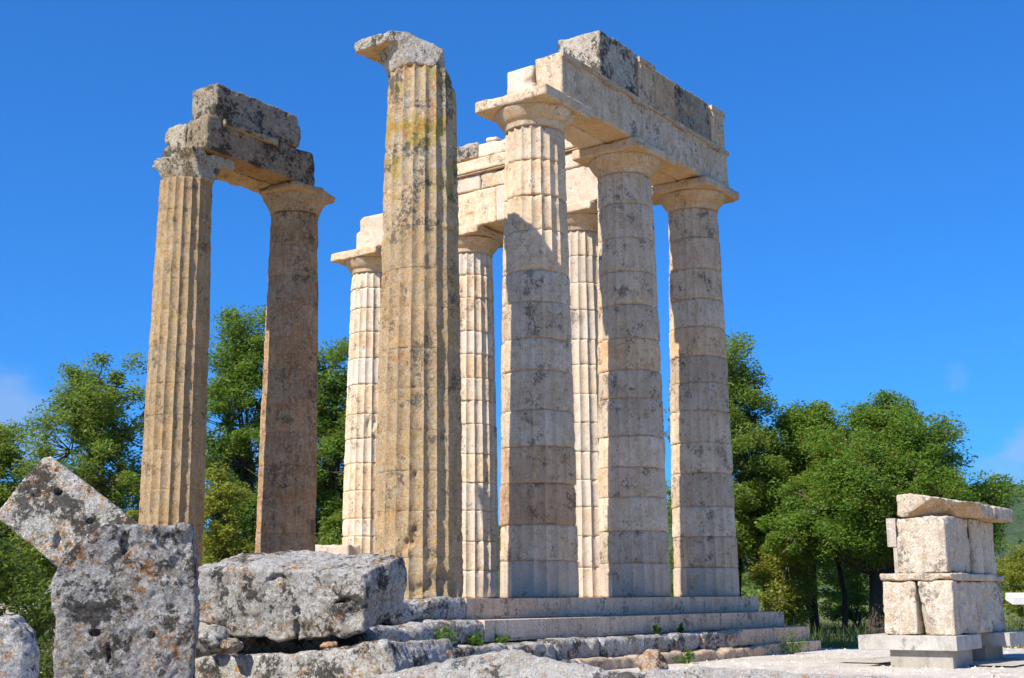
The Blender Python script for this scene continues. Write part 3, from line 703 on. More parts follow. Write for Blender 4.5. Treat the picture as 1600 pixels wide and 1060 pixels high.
b4 = ent_block('frieze_block', 'narrow grooved frieze block on the right-hand temple corner', -.12, .66, -.64, .3, F0, F1+.01, M['arch'], .03, .012, ((2, .01, 3),), 54, (1, .95, .88), .02, 'frieze block')
triglyph(b4, -.11, -.64, (1, .95, .88))
# rear row: two courses, cornice and loose top blocks (inner face at X = -.70)
def along(name, label, y0, y1, z0, z1, x0=-.70, x1=.66, **k):
    return ent_block(name, label, x0, x1, y0, y1, z0, z1, **k)
along('architrave_block', 'pale rear lintel slab between the corner and the first rear column', .72, RY[0]-.003, A0, A1-.03, mat=M['pale'], seed=61, cat='lintel block', tint=(.97, .95, .92))
along('architrave_block', 'pale rear lintel slab spanning the gap right of the tall old column', RY[0]+.003, RY[1]-1.42, A0+.0, A1-.03, mat=M['pale'], seed=62, cat='lintel block')
along('architrave_block', 'stained cream rear lintel slab directly over the rear capital beside the old column', RY[1]-1.41, 9.1, A0, A1-.03, mat=M['arch'], seed=63, cat='lintel block', tint=(1.2, 1.18, 1.12), chip=.06)
yy = [1.3, 2.9, 4.6, 6.28, 7.7, 8.9]
lb = ['pale frieze slab hidden nearest the corner on the rear row', 'pale frieze slab of the rear row behind the shaded middle column', 'pale frieze slab of the rear row behind the lit front column', 'pinkish rear frieze slab seen left of the lit front column', 'pinkish rear frieze slab beside the tall old column']
for i in range(5):
    along('frieze_block', lb[i], yy[i]+.012, yy[i+1]-.012, A1-.018, 11.79, mat=M['pale'] if i % 2 else M['new'], seed=70+i, cat='frieze block', tint=(1.03, 1.0, .98), chip=.05)
yy = [2.6, 5.0, 8.8]
for i in range(2):
    c = along('cornice_block', ('moulded pale cornice slab of the rear row behind the lit front column', 'long moulded pale cornice slab of the rear row beside the old column')[i], yy[i]+.004, yy[i+1]-.004, 11.795, 12.25, x0=-.74, x1=.66, mat=M['new'], seed=80+i, cat='cornice block', tint=(1.12, 1.1, 1.07))
    sub_box('moulding', c, -.80, -.742, yy[i]+.004, yy[i+1]-.004, 11.85, 11.90, M['new'], (.8, .72, .62), .01)
    sub_box('moulding', c, -.775, -.743, yy[i]+.004, yy[i+1]-.004, 11.80, 11.835, M['new'], (.8, .72, .62), .008)
along('top_block', 'clean white stepped block on the rear cornice', 4.6, 6.36, 12.255, 12.66, mat=M['pale'], seed=85, tint=(1.1, 1.08, 1.05))
along('top_block', 'small white block on top of the stepped white block', 5.72, 6.08, 12.664, 12.80, mat=M['pale'], seed=86, tint=(1.1, 1.08, 1.05), x1=.3)
along('top_block', 'rough grey lichened lump on the rear cornice beside the old column', 6.40, 8.3, 12.255, 12.75, mat=M['crust'], seed=87, r=.1, rough=((1.6, .12, 3), (8, .05, 3)), tint=(1.15, 1.1, 1.0))
along('architrave_block', 'rounded white lintel fragment on the leftmost rear capital', 9.75, 10.98, A0, 11.30, x1=-.0, mat=M['pale'], seed=88, cat='lintel fragment', tint=(1.05, 1.0, .96), chip=.03, r=.06,
      extra=(union(half((0, 1, 0), (0, .46, 0)), half((0, .35, 1), (0, .4, .62))), half((0, 1, 1.1), (0, .42, .93))))
# lintel of the pronaos pair
PF = PY-.70
lint = ent_block('architrave_block', 'dark weathered outer lintel slab spanning the two thin old columns', PX1-.08, PX2-.05, PF, PY-.01, PH+.004, PH+.83, M['crust'], .028, .04, ((1.8, .035, 3), (8, .03, 4)), 91, (.74, .63, .47), .06, 'lintel block',
          extra=(half((1, 0, .5), (1.70, 0, .55)),))
ent_block('architrave_block', 'lichened inner lintel slab over the two thin old columns', PX1-.10, PX2+.1, PY+.005, PY+.72, PH+.004, PH+.78, M['crust'], .03, .05, ((1.8, .05, 3), (8, .035, 4)), 92, (1.05, .98, .82), .08, 'lintel block')
m_ = rock_mesh('ledge', sbox(0, 0, 0, .82, .05, .07, .02), (-.82, -.05, -.07), (.82, .05, .07), .02, ((2.2, .03, 3), (9, .03, 3)), 97)
lg = link('ledge', m_, M['crust'], lint, tint=(.95, .92, .7)); lg.location = (-.42, -.36, .74)
ent_block('frieze_block', 'black-crusted block with rounded right end on top of the old lintel', PX1+.16, PX2-.52, PF+.02, PF+.86, PH+.835, PH+1.62, M['crust'], .026, .04, ((1.8, .05, 3), (8, .04, 4)), 93, (.80, .73, .63), .07, 'frieze block',
          extra=(half((1, 0, .55), (1.25, 0, .62)), half((1, 0, -.6), (1.32, 0, .12))))
o = ent_block('wall_block', 'low white wall block left of the leftmost rear column foot', -1.2, -.2, 10.6, 13.2, -.04, 1.55, M['pale'], .05, .05, ((1.6, .05, 3), (7, .02, 2)), 94, (.85, .85, .85), .05, 'wall block')

# ------------------------------------------------------------------ fallen blocks in the foreground
def fore_stone(name, label, fr, poly_px, thick, mat, h=.018, rough=((1.3, .06, 3), (6, .045, 4), (22, .012, 2)), seed=0, chip=.05, r=.04, holes_px=(), cat='fallen block', tint=(1, 1, 1), cuts=()):
    poly = [on_face(fr, u, v) for u, v in poly_px]
    hs_ = []
    for u, v, ru, rv, dep in holes_px:
        a = on_face(fr, u, v); b = on_face(fr, u+ru, v); c = on_face(fr, u, v+rv)
        hs_.append((a[0], a[1], abs(b[0]-a[0])*.8, abs(c[1]-a[1])*.8, dep*.65))
    P = np.array(poly); lo = (P[:, 0].min(), 0, P[:, 1].min()); hi = (P[:, 0].max(), thick, P[:, 1].max())
    f = spoly(poly, 0, thick, r, hs_)
    if cuts: f = inter(f, *cuts)
    me = rock_mesh(name, f, lo, hi, h, rough, seed, None, chip)
    o = link(name, me, mat, None, tuple(fr[0]), tint)
    Mx = fr[1]; o.rotation_euler = Matrix([list(Mx[:, 0]), list(Mx[:, 1]), list(Mx[:, 2])]).to_euler() if False else Matrix(((Mx[0][0], Mx[1][0], Mx[2][0]), (Mx[0][1], Mx[1][1], Mx[2][1]), (Mx[0][2], Mx[1][2], Mx[2][2]))).to_euler()
    return tag(o, label, cat)
def pebble(name, label, u, v, D, rx, ry, rz, mat, seed, tint=(1, 1, 1), h=.015, cat='stone', rough=((2.2, .09, 3), (9, .04, 3))):
    f = lambda X, Y, Z: (np.sqrt((X/rx)**2+(Y/ry)**2+(Z/rz)**2)-1)*min(rx, ry, rz)
    me = rock_mesh(name, f, (-rx*1.2, -ry*1.2, -rz*1.2), (rx*1.2, ry*1.2, rz*1.2), h, rough, seed)
    o = link(name, me, mat, None, tuple(at(u, v, D)), tint); o.rotation_euler = (0, 0, YAW-math.pi/2)
    return tag(o, label, cat)
fr = face_frame(200, 1000, 12.0, R(-12))
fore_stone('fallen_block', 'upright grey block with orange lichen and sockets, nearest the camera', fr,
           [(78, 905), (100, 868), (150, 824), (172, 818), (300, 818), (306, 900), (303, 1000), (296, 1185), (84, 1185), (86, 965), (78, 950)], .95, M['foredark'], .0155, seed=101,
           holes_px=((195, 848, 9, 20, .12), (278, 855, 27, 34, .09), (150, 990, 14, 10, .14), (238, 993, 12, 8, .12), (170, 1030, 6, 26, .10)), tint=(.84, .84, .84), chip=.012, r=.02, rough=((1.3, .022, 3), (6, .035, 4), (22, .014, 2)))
fr = face_frame(100, 800, 15.2, R(-9), R(-4))
fore_stone('fallen_block', 'tilted pale block leaning diagonally at the left edge, orange lichen on its peak', fr,
           [(-4, 800), (34, 752), (66, 715), (80, 713), (212, 815), (262, 855), (170, 960), (88, 886), (0, 812)], 1.05, M['fore'], .018, seed=102,
           holes_px=((58, 772, 13, 8, .12), (90, 770, 8, 8, .12), (140, 815, 8, 6, .1), (90, 845, 7, 16, .08)), tint=(1.18, 1.15, 1.08), chip=.008, r=.02, rough=((1.3, .015, 3), (6, .02, 4), (22, .010, 2)))
fr = face_frame(440, 950, 14.6, R(22), R(12))
fore_stone('fallen_block', 'big pale slab with dark right end, propped on small stones before the columns', fr,
           [(296, 890), (400, 887), (567, 896), (574, 930), (566, 985), (540, 998), (440, 1003), (360, 996), (318, 975), (296, 972)], 1.0, M['fore'], .018, seed=103,
           holes_px=((462, 962, 9, 13, .14), (462, 985, 3, 14, .1), (540, 940, 20, 5, .12), (430, 905, 12, 6, .07)), tint=(.94, .93, .90), chip=.02, rough=((1.3, .035, 3), (6, .04, 4), (22, .014, 2)))
pebble('boulder', 'added rubble stone, tinted dark as shade in the gap under the propped slab', 440, 1004, 15.5, 1.1, .35, .24, M['foredark'], 122, (.6, .6, .6), .03, cat='boulder')  # filler stone added behind the gap, darkened to stand for its shade
fr = face_frame(460, 1040, 14.2, R(30))
fore_stone('fallen_block', 'long grey block lying under the propped slab, partly in shadow', fr,
           [(292, 1028), (420, 1024), (520, 1014), (598, 1006), (612, 1035), (622, 1120), (292, 1120)], 1.3, M['fore'], .02, seed=104, tint=(1.0, .98, .95))
pebble('stone', 'small pale stone wedged under the left end of the slab', 330, 995, 14.7, .16, .2, .11, M['fore'], 111)
pebble('stone', 'brown wedge stone under the slab, second from the left', 365, 1008, 14.45, .17, .2, .09, M['fore'], 112, (.85, .75, .62))
pebble('stone', 'tiny orange brick-like chip under the middle of the slab', 513, 1010, 14.35, .05, .09, .028, M['brown'], 113, (1.3, 1.0, .8), .01)
fr = face_frame(30, 1020, 10.5, R(-16))
fore_stone('boulder', 'pale rounded boulder in the bottom left corner', fr, [(-40, 968), (20, 966), (48, 990), (56, 1030), (48, 1100), (-40, 1110)], .8, M['fore'], .016, seed=115, r=.12, tint=(1.1, 1.1, 1.1), cat='boulder', chip=.02)
# pale boulders along the bottom edge
fr = face_frame(760, 1050, 12.5, R(8), R(-30))
fore_stone('boulder', 'broad pale boulder with orange spots along the bottom centre', fr, [(552, 1058), (640, 1040), (700, 1022), (758, 1010), (830, 1014), (890, 1026), (960, 1038), (1000, 1050), (1010, 1130), (540, 1130)], 1.3, M['foresun'], .02, ((1.0, .09, 3), (5, .05, 4), (20, .014, 2)), 116, .03, .10, cat='boulder', tint=(1, 1, 1))
pebble('stone', 'small reddish stone standing up behind the pale boulders', 1018, 1048, 14.5, .15, .14, .19, M['fore'], 117, (1.12, .86, .66), rough=((3, .10, 3), (9, .05, 3)))
fr = face_frame(1150, 1060, 13.0, R(5), R(-45))
fore_stone('boulder', 'low flat pale rock at the bottom right of centre', fr, [(960, 1052), (1040, 1040), (1110, 1036), (1180, 1041), (1290, 1050), (1420, 1060), (1420, 1120), (950, 1120)], 1.4, M['foresun'], .025, ((1.0, .06, 3), (5, .04, 4)), 118, .03, .06, cat='boulder', tint=(1, 1, 1))
fr = face_frame(480, 1062, 10.5, R(5), R(-35))
fore_stone('boulder', 'sliver of pale rock at the bottom left of centre', fr, [(545, 1058), (590, 1053), (650, 1054), (700, 1062), (700, 1110), (530, 1110)], .8, M['foresun'], .02, seed=119, r=.06, cat='boulder', tint=(1, 1, 1))
# hidden support behind the upright block
q = loc(-4.2, 15.9, -1.5)
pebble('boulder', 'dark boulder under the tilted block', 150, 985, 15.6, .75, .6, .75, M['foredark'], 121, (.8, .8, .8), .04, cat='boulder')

# ------------------------------------------------------------------ displayed blocks on concrete stands
def stand(label, x0, x1, y0, y1, zt, thick, ins):
    t = thing('concrete_stand', label, 'pedestal', ((x0+x1)/2, (y0+y1)/2, -1.32))
    s_ = bevel_box('slab', x0, x1, y0, y1, zt-thick, zt, M['concrete'], None, .012); s_.parent = t; s_.location = -t.location
    l_ = bevel_box('leg', x0+ins[0], x1-ins[1], y0+ins[2], y1-ins[3], -1.36, zt-thick-.002, M['concrete'], None, .012, (.85, .83, .8)); l_.parent = t; l_.location = -t.location
K = loc(7.90, 23.68)                         # front corner of the near slab
kx, ky = float(K[0]), float(K[1])
ZT = -.72
stand('near concrete stand under the stacked display blocks', kx, kx+1.55, ky, ky+1.82, ZT, .26, (.12, .25, .12, .55))
stand('farther concrete stand under the right end of the display blocks', kx+2.55, kx+4.1, ky-.25, ky+2.0, ZT+.0, .26, (.12, .25, .5, .3))
bx = kx+.22
ent_block('architrave_block', 'pale display block, right-hand one of the bottom pair on the concrete stands', bx, bx+3.35, ky+.08, ky+.70, ZT+.004, ZT+.98, M['display'], .022, .015, ((1.7, .025, 3), (8, .022, 4)), 131, (1.14, 1.1, 1.03), .05, 'display block',
          extra=(half((-1, .9, -.35), (-1.62, .22, .42)),))
o = ent_block('architrave_block', 'pale display block with rough white face, left-hand one of the bottom pair on the stands', bx+.0, bx+3.35, ky+.76, ky+1.38, ZT+.004, ZT+.98, M['display'], .022, .015, ((1.7, .03, 3), (8, .03, 4)), 132, (1.14, 1.1, 1.03), .06, 'display block')
ent_block('architrave_block', 'thin moulded cream course between the lower and upper display blocks', bx-.03, bx+3.42, ky+.045, ky+1.40, ZT+.985, ZT+1.12, M['display'], .022, .012, ((2, .012, 3), (9, .012, 3)), 133, (1.14, 1.1, 1.03), .06, 'display block')
fz = ent_block('frieze_block', 'large white display block with worn oval face, in the middle of the stack', bx+.08, bx+3.3, ky+.16, ky+1.08, ZT+1.125, ZT+2.17, M['display'], .022, .012, ((1.7, .02, 3), (8, .02, 4)), 134, (1.14, 1.1, 1.03), .04, 'display block')
def part_w(name, root, *a, **k):
    return sub_box(name, root, *a, **k)
part_w('end_slab', fz, bx+.10, bx+1.0, ky+1.085, ky+1.26, ZT+1.62, ZT+2.15, M['display'])
part_w('end_slab', fz, bx+.12, bx+.9, ky+1.085, ky+1.16, ZT+1.13, ZT+1.615, M['display'])
part_w('triglyph', fz, bx+1.55, bx+2.2, ky+.10, ky+.157, ZT+1.13, ZT+2.16, M['display'], (1.14, 1.1, 1.03))
ent_block('cornice_block', 'rough cornice slab overhanging right, topmost of the display stack', bx+.15, bx+3.6, ky-.22, ky+1.05, ZT+2.175, ZT+2.60, M['display'], .022, .015, ((1.5, .018, 3), (7, .03, 4), (20, .012, 2)), 135, (1.10, 1.04, .95), .04, 'display block',
          extra=(half((-.9, -1, -1.6), (-.9, -.25, .0)), half((0, -.18, 1), (0, .4, .43))))
m = MB(); P0 = loc(9.6, 24.2)
pv = struct(link('path', make_mesh('path', np.array([[kx+.9, ky-.7, -1.262], [kx+6.2, ky-.7, -1.262], [kx+6.2, ky+2.6, -1.262], [kx+.9, ky+2.6, -1.262]]), np.array([[0, 1, 2, 3]])), M['concrete']))
# little white information board at the right edge
sg = loc(13.35, 34.5, -1.29)
t = thing('information_board', 'small white tilted board on a thin metal post at the right edge', 'sign', tuple(sg))
m = MB(); m.tube([(0, 0, -.1), (0, 0, 1.12)], .035, 10); link('post', m.mesh('post'), M['metal'], t)
o = bevel_box('board', -.5, .7, -.25, .25, 1.13, 1.32, M['white'], t, .01); o.rotation_euler = (R(14), 0, YAW-math.pi/2)

# ------------------------------------------------------------------ trees and plants
def leaf_cloud(C, rad, n, size, rs, flat=.75, up=.5):
    """n leaves scattered round each clump centre"""
    k = len(C); N = int(k*n)
    ci = rs.integers(0, k, N)
    d = rs.normal(size=(N, 3)); d /= np.linalg.norm(d, axis=1)[:, None]
    rr = rs.random(N)**.5
    P = C[ci] + d*(rr*rad[ci])[:, None]*np.array([1, 1, flat])
    a = rs.normal(size=(N, 3)); a[:, 2] *= .5; a /= np.linalg.norm(a, axis=1)[:, None]
    nrm = rs.normal(size=(N, 3)) + np.array([0, 0, up]) + d*.5; b = np.cross(a, nrm); b /= np.linalg.norm(b, axis=1)[:, None]+1e-9
    L = size*(.6+.8*rs.random(N))[:, None]; w = L*.42
    V = np.stack([P-a*L*.5, P+b*w*.5+a*L*.05, P+a*L*.5, P-b*w*.5+a*L*.05], 1).reshape(-1, 3)
    return V, np.arange(4*N).reshape(N, 4)
def tree(name, label, base, lobes, trunk_r, fork, leafmat, seed, nclump=140, nleaf=210, size=.15, crad=.55, bark='bark', stems=1, group=None, cat='tree'):
    """lobes: (x, y, z, rx, ry, rz) about the foot of the tree"""
    rs = np.random.default_rng(seed); root = thing(name, label, cat, tuple(base), group)
    vol = np.array([l[3]*l[4]*l[5] for l in lobes])**.7; pick = rs.choice(len(lobes), nclump, p=vol/vol.sum())
    C = []; 
    for i in pick:
        l = lobes[i]; d = rs.normal(size=3); d /= np.linalg.norm(d); q = (.35+.65*rs.random()**.6)
        C.append(np.array(l[:3])+d*q*np.array(l[3:]))
    C = np.array(C); rad = crad*(.55+.8*rs.random(len(C)))
    mb = MB(); top = np.mean([l[:3] for l in lobes], axis=0)
    forks = []
    for s in range(stems):
        a = 2*math.pi*s/stems+rs.random(); o = np.array([math.cos(a), math.sin(a), 0])*(trunk_r*1.4 if stems > 1 else 0)
        f = np.array([o[0]*3+rs.normal()*.15, o[1]*3+rs.normal()*.15, fork*(1+.2*rs.normal()*(stems > 1))])
        pts = [o+np.array([0, 0, -.25]), o*1.0+np.array([0, 0, .02]), o+(f-o)*.12+rs.normal(size=3)*.03, o+(f-o)*.5+rs.normal(size=3)*.1, f]
        mb.tube(pts, [trunk_r*1.75, trunk_r*1.45, trunk_r*1.05, trunk_r*.9, trunk_r*.85], 10)
        forks.append(f)
    limb_ends = []
    for li, l in enumerate(lobes):
        c = np.array(l[:3]); f = forks[li % len(forks)]
        mid = f*.5+c*.5+rs.normal(size=3)*.25+np.array([0, 0, -.15*np.linalg.norm(c[:2])])
        rad0 = trunk_r*(.62 if len(lobes) < 6 else .5)
        ts = np.linspace(0, 1, 6)[:, None]; pts = (1-ts)**2*f+2*ts*(1-ts)*mid+ts**2*c
        pts[1:-1] += rs.normal(size=(4, 3))*.06
        mb.tube(pts, np.linspace(rad0, rad0*.3, 6), 7); limb_ends.append(pts)
    for ci, i in enumerate(pick):
        pts = limb_ends[i]; c = C[ci]; dist = np.linalg.norm(pts-c, axis=1) + np.array([9, 2, .8, .3, .1, 0]); s = pts[int(np.argmin(dist))]
        mid = (s+c)/2+rs.normal(size=3)*.12+np.array([0, 0, -.06])
        mb.tube([s, mid, c], [trunk_r*.13+.008, trunk_r*.08+.006, .006], 5)
        for k in range(3):
            e = c+rs.normal(size=3)*rad[ci]*.55; mb.tube([mid*.3+c*.7, e], [.009, .004], 3, False)
    link('trunk', mb.mesh('trunk', True), M[bark], root)
    V, Q = leaf_cloud(C, rad, nleaf, size, rs)
    link('crown', make_mesh('crown', V, Q, False), M[leafmat], root)
    return root
def lobes_auto(rs, n, w, d, z0, z1, taper=.5):
    """n lobes filling a crown w wide, d deep, from z0 up to z1"""
    out = []
    for i in range(n):
        q = (i+.5)/n; z = z0+(z1-z0)*(.12+.76*q); wid = 1-taper*abs(2*q-.75)**1.6; wid = max(.25, wid)
        a = i*2.4+rs.random()*1.2; rr = .62*wid*(.35+.65*rs.random())
        out.append((math.cos(a)*rr*w/2, math.sin(a)*rr*d/2, z, w*.27*(.7+.5*wid), d*.27*(.7+.5*wid), (z1-z0)*.16))
    out.append((0, 0, z1-(z1-z0)*.14, w*.2, d*.2, (z1-z0)*.13)); return out
def T(px, depth): return loc((px-800)/2018.3*depth, depth, -1.31)
rs = np.random.default_rng(21)
TR = [
 # name, label, px, depth, height above foot, width, clear stem, leaf, trunk r, lobes, clumps, leaves
 ('tree', 'leafy green tree left of the leftmost thin column', 140, 46, 10.3, 6.0, 1.4, 'leafB', .17, 11, 215, 190, 4),
 ('tree', 'darker tree cut by the left edge of the picture', -15, 47, 7.9, 5.2, 1.0, 'leafB', .15, 9, 190, 190, 3),
 ('tree', 'tall green tree filling the gap between the two thin old columns', 375, 50, 12.9, 5.2, 1.4, 'leafA', .19, 11, 250, 190, 3),
 ('tree', 'dark tree showing right of the brown shaded column', 520, 51, 12.0, 4.8, 1.2, 'leafA', .19, 10, 230, 200, 2),
 ('tree', 'tall yellow-green tree directly behind the corner column', 1135, 47, 10.6, 6.0, 2.0, 'leafB', .19, 10, 220, 230, 2),
 ('tree', 'middle green tree with thin trunk between the corner column and the biggest tree', 1262, 47.5, 8.3, 4.7, 2.0, 'leafA', .15, 10, 240, 240, 2),
]
for i, (nm, lab, px, dep, h, w, z0, lf, tr, nl, nc, nlf, st) in enumerate(TR):
    tree(nm, lab, T(px, dep), lobes_auto(rs, nl, w, w*.9, z0, h), tr, z0+.8, lf, 300+i, nc, int(nlf*1.5), .13 if dep > 42 else .11, .62, 'bark', st)
bt = [(-1.9, 0, 3.6, 1.4, 1.5, 1.1), (1.9, .2, 3.6, 1.6, 1.5, 1.1), (0, -1.1, 3.5, 1.5, 1.3, 1.1), (-.9, .3, 5.0, 1.4, 1.4, 1.0), (1.1, -.3, 5.3, 1.5, 1.4, 1.1), (0, 1.4, 4.3, 1.8, 1.2, 1.2),
      (.2, 0, 6.2, 1.1, 1.1, .75), (3.1, 0, 3.7, 1.1, 1.1, .8), (-2.7, .1, 3.0, .9, 1.0, .8), (2.2, -.6, 2.7, 1.3, 1.0, .6), (-1.2, -.9, 2.7, 1.2, 1.0, .6), (-1.0, -1.5, 4.2, 1.2, 1.0, 1.0), (.9, -1.6, 4.0, 1.3, 1.0, 1.0), (0, -1.2, 5.3, 1.1, .9, .8)]
bt = [tuple(q*1.15 for q in l) for l in bt]
bt = [(l[0]*.92*RT[0]+l[1]*FW[0], l[0]*.92*RT[1]+l[1]*FW[1], l[2]*1.0, *l[3:]) for l in bt]
tree('big_tree', 'biggest spreading tree with a thick dark trunk, behind the display blocks', T(1372, 43.8), bt, .66, 2.15, 'leafA', 333, 520, 430, .115, .58, 'bark', 1)
# slim understorey trees and bushes
for i, (px, dep, h, w, lf, lab) in enumerate(((1213, 46, 3.6, 2.4, 'leafC', 'small pale yellow-green bush right of the temple steps'), (1322, 52, 4.2, 3.2, 'leafC', 'yellow-green bush seen left of the thick trunk'),
        (1590, 55, 3.3, 3.4, 'leafC', 'yellow-green bush at the right edge behind the white board'), (345, 44, 5.9, 2.6, 'leafC', 'light yellow-green bush between the two thin columns'), (205, 45, 4.6, 2.8, 'leafC', 'yellow-green bush behind the leftmost thin column'),
        (1100, 60, 5.0, 5.0, 'leafB', 'dark bush low behind the corner column'), (520, 47, 4.4, 2.6, 'leafB', 'green bush low behind the brown column'), (60, 45, 4.2, 3.2, 'leafB', 'mid green bush above the tilted block'))):
    tree('bush', lab, T(px, dep), lobes_auto(rs, 6, w, w, .2, h, .3), .05, .5, lf, 400+i, 80, 190, .13, .42, 'barkpale' if i == 0 else 'bark', 4, cat='bush')
for i, (px, dep, h, lab) in enumerate(((1190, 48, 4.2, 'slim dark trunked tree beside the end of the steps'), (1305, 46, 4.2, 'slim leaning tree between the steps and the thick trunk'))):
    tree('slim_tree', lab, T(px, dep), lobes_auto(rs, 5, 2.6, 2.4, 2.6, h+1.4, .3), .10, 2.6, 'leafB', 450+i, 80, 200, .14, .5, 'bark', 1)
# band of woodland behind everything, too dense to count
mb = []; C = []; rad = []
r9 = np.random.default_rng(77)
for k in range(900):
    a = YAW + r9.uniform(-.62, .62); rr = r9.uniform(62, 120); h = r9.uniform(.3, 3.4)*(1+.4*math.sin(a*23))
    C.append((CAM[0]+rr*math.cos(a), CAM[1]+rr*math.sin(a), -1.3+h)); rad.append(r9.uniform(.7, 1.5))
V, Q = leaf_cloud(np.array(C), np.array(rad), 60, .34, r9)
tag(link('woodland', make_mesh('woodland', V, Q, False), M['leafB']), 'low band of dense green scrub beyond the lawn', 'scrub', kind='stuff')
# scrub dotted over the hillside
C = []; rad = []
for k in range(2600):
    a = YAW + r9.uniform(-.6, .6); rr = r9.uniform(450, 1500)
    P = np.array([[CAM[0]+rr*math.cos(a), CAM[1]+rr*math.sin(a)]]); z = hill_z(P, np.array([rr]), np.array([a]))[0]
    C.append((P[0][0], P[0][1], z+1)); rad.append(r9.uniform(2, 5))
V, Q = leaf_cloud(np.array(C), np.array(rad), 14, 4.0, r9)
tag(link('hillside_scrub', make_mesh('hillside_scrub', V, Q, False), M['leafB']), 'dark green scrub dotted over the far hillside', 'scrub', kind='stuff')
N = 9000
a = YAW + r9.uniform(-.48, .12, N); rr = 14+22*r9.random(N)**1.2
P = np.c_[CAM[0]+rr*np.cos(a), CAM[1]+rr*np.sin(a)]; ok = ~((P[:, 0] < 1.9) & (P[:, 1] > -2.05)); P = P[ok]; N = len(P)
sz = .012+.05*r9.random(N)**4; oc = np.array([(1, 0, 0), (-1, 0, 0), (0, 1, 0), (0, -1, 0), (0, 0, .7), (0, 0, -.5)])
V = np.c_[P, gz(P)][:, None, :] + oc[None]*sz[:, None, None]*(1+.5*r9.normal(size=(N, 6, 1)).clip(-1, 1))
T8 = np.array([(0, 2, 4), (2, 1, 4), (1, 3, 4), (3, 0, 4), (2, 0, 5), (1, 2, 5), (3, 1, 5), (0, 3, 5)])
tag(link('gravel_stones', make_mesh('gravel_stones', V.reshape(-1, 3), (np.arange(N)[:, None, None]*6+T8[None]).reshape(-1, 3), False), M['gravel'], tint=(1, 1, 1)), 'loose pale stones scattered over the gravel', 'gravel', kind='stuff')
# grass on the lawn
N = 26000
a = YAW + r9.uniform(-.55, .55, N); rr = 34.5+28*r9.random(N)**1.5
P = np.c_[CAM[0]+rr*np.cos(a), CAM[1]+rr*np.sin(a), np.full(N, -1.29)]
hh = (.10+.28*r9.random(N))[:, None]; th = r9.uniform(0, 2*math.pi, N)
w = np.c_[np.cos(th), np.sin(th), 0*th]*.02; lean = r9.normal(size=(N, 3))*.4+np.array([0, 0, 1.0])
V = np.stack([P-w, P+w, P+lean*hh], 1).reshape(-1, 3)
tag(link('grass', make_mesh('grass', V, np.arange(3*N).reshape(N, 3), False), M['blade']), 'dry green grass growing beyond the gravel', 'grass', kind='stuff')
def weed(name, label, pos, h, r, n, size, mat, seed, cat='plant'):
    rs_ = np.random.default_rng(seed); root = thing(name, label, cat, tuple(pos))
    mb_ = MB(); C_ = []
    for k in range(n):
        d = rs_.normal(size=3); d[2] = abs(d[2])+.4; d /= np.linalg.norm(d); e = np.array([d[0]*r, d[1]*r, d[2]*h])*(.6+.5*rs_.random())
        mb_.tube([(0, 0, -.03), e*.5+np.array([0, 0, .02]), e], [.006, .005, .003], 4, False); C_ += [e, e*.7, e*.45]
    link('stem', mb_.mesh('stem'), M['leafW'], root)
    C_ = np.array(C_); V_, Q_ = leaf_cloud(C_, np.full(len(C_), r*.28), 9, size, rs_, 1.0)
    link('foliage', make_mesh('foliage', V_, Q_, False), M[mat], root)
def on_row(u, Y, z):
    x = np.linspace(-14, 4, 3601); d = np.stack([x, np.full_like(x, Y), np.full_like(x, z)], 1)-CAM
    return np.array([x[int(np.argmin(np.abs(800+FPX*(d@cr)/(d@cf)-u)))], Y, z])
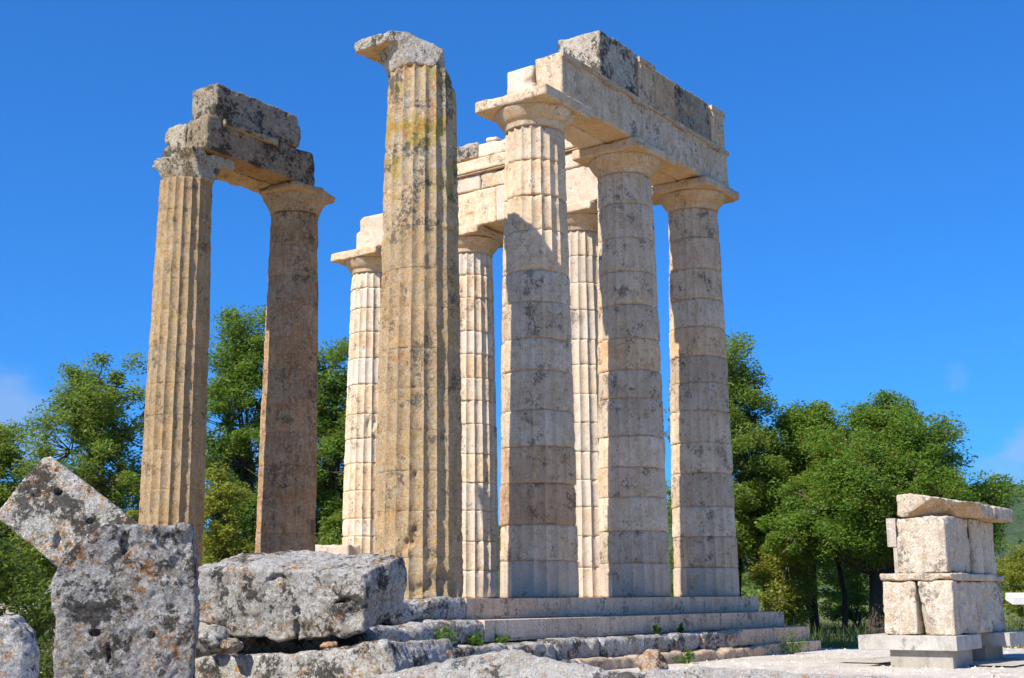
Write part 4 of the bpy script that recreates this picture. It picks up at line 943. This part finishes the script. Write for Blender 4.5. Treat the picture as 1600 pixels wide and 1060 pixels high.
for i, (u, v, D, h, r, lab) in enumerate((
        (695, -1.62, -.74, .32, .24, 'bright green leafy weed in front of the rough step block'), (742, -1.55, -.74, .18, .16, 'small weed at the corner of the second step'),
        (672, -2.0, -1.09, .42, .24, 'tall grassy weed between the lowest rough blocks'), (1238, -2.25, -1.30, .52, .40, 'leafy green weed at the right end of the steps'),
        (1075, -2.3, -1.30, .28, .26, 'low weed at the foot of the steps near the middle'), (1026, -1.6, -.74, .26, .10, 'thin weed upright on the third step'), (1064, -1.55, -.74, .2, .08, 'second thin weed on the third step, farther right'),
        (785, -1.5, -.74, .16, .2, 'small grass clump along the foot of the second step'))):
    weed('weed', lab, on_row(u, v, D), h, r, 9 if h < .3 else 14, .06, 'leafW', 500+i)
# shrub climbing behind the fallen blocks at the left
rs_ = np.random.default_rng(91); C_ = []
root = thing('shrub', 'dark ivy-like shrub under the tilted block at the left edge', 'shrub', tuple(loc(-5.2, 13.4, -1.5)))
for k in range(150):
    u, v = rs_.uniform(-60, 95), rs_.uniform(815, 1080); D = rs_.uniform(12.9, 14.0)
    if v < 858+.85*u: continue
    C_.append(at(u, v, D)-np.array(root.location))
C_ = np.array(C_); V_, Q_ = leaf_cloud(C_, np.full(len(C_), .2), 130, .065, rs_, 1.0)
link('foliage', make_mesh('foliage', V_, Q_, False), M['leafD'], root)
mb_ = MB()
for c in C_[::4]: mb_.tube([(0, 0, -.05), c*.5+rs_.normal(size=3)*.1, c], [.02, .012, .005], 5, False)
link('stem', mb_.mesh('stem'), M['bark'], root)

GROUPS = {'restored_column': 'restored temple columns', 'old_column': 'old weathered temple columns', 'architrave_block': 'lintel slabs', 'frieze_block': 'frieze blocks', 'cornice_block': 'cornice slabs',
          'top_block': 'loose blocks on the rear cornice', 'fallen_block': 'fallen blocks in the foreground', 'boulder': 'pale boulders along the bottom', 'stone': 'small loose stones', 'concrete_stand': 'concrete stands',
          'tree': 'trees behind the temple', 'bush': 'bushes under the trees', 'slim_tree': 'slim trees', 'weed': 'weeds on the steps'}
for o in S.objects:
    if o.parent is None and 'label' in o and o.name.split('.')[0] in GROUPS: o['group'] = GROUPS[o.name.split('.')[0]]

# thin air: one closed box round the scene
m = MB(); c = CAM; m.box(c[0]-2700, c[0]+2700, c[1]-2700, c[1]+2700, -40, 190)
t = NT('haze'); t.n.remove(t.b); pv_ = t.new('ShaderNodeVolumePrincipled'); pv_.inputs['Color'].default_value = (.62, .80, 1.0, 1); pv_.inputs['Density'].default_value = .00005; pv_.inputs['Anisotropy'].default_value = .3
t.l.new(pv_.outputs[0], t.out.inputs['Volume'])
hz = link('haze', m.mesh('haze'), t.m); hz['kind'] = 'stuff'; hz['label'] = 'thin bluish summer haze over the far hillside'
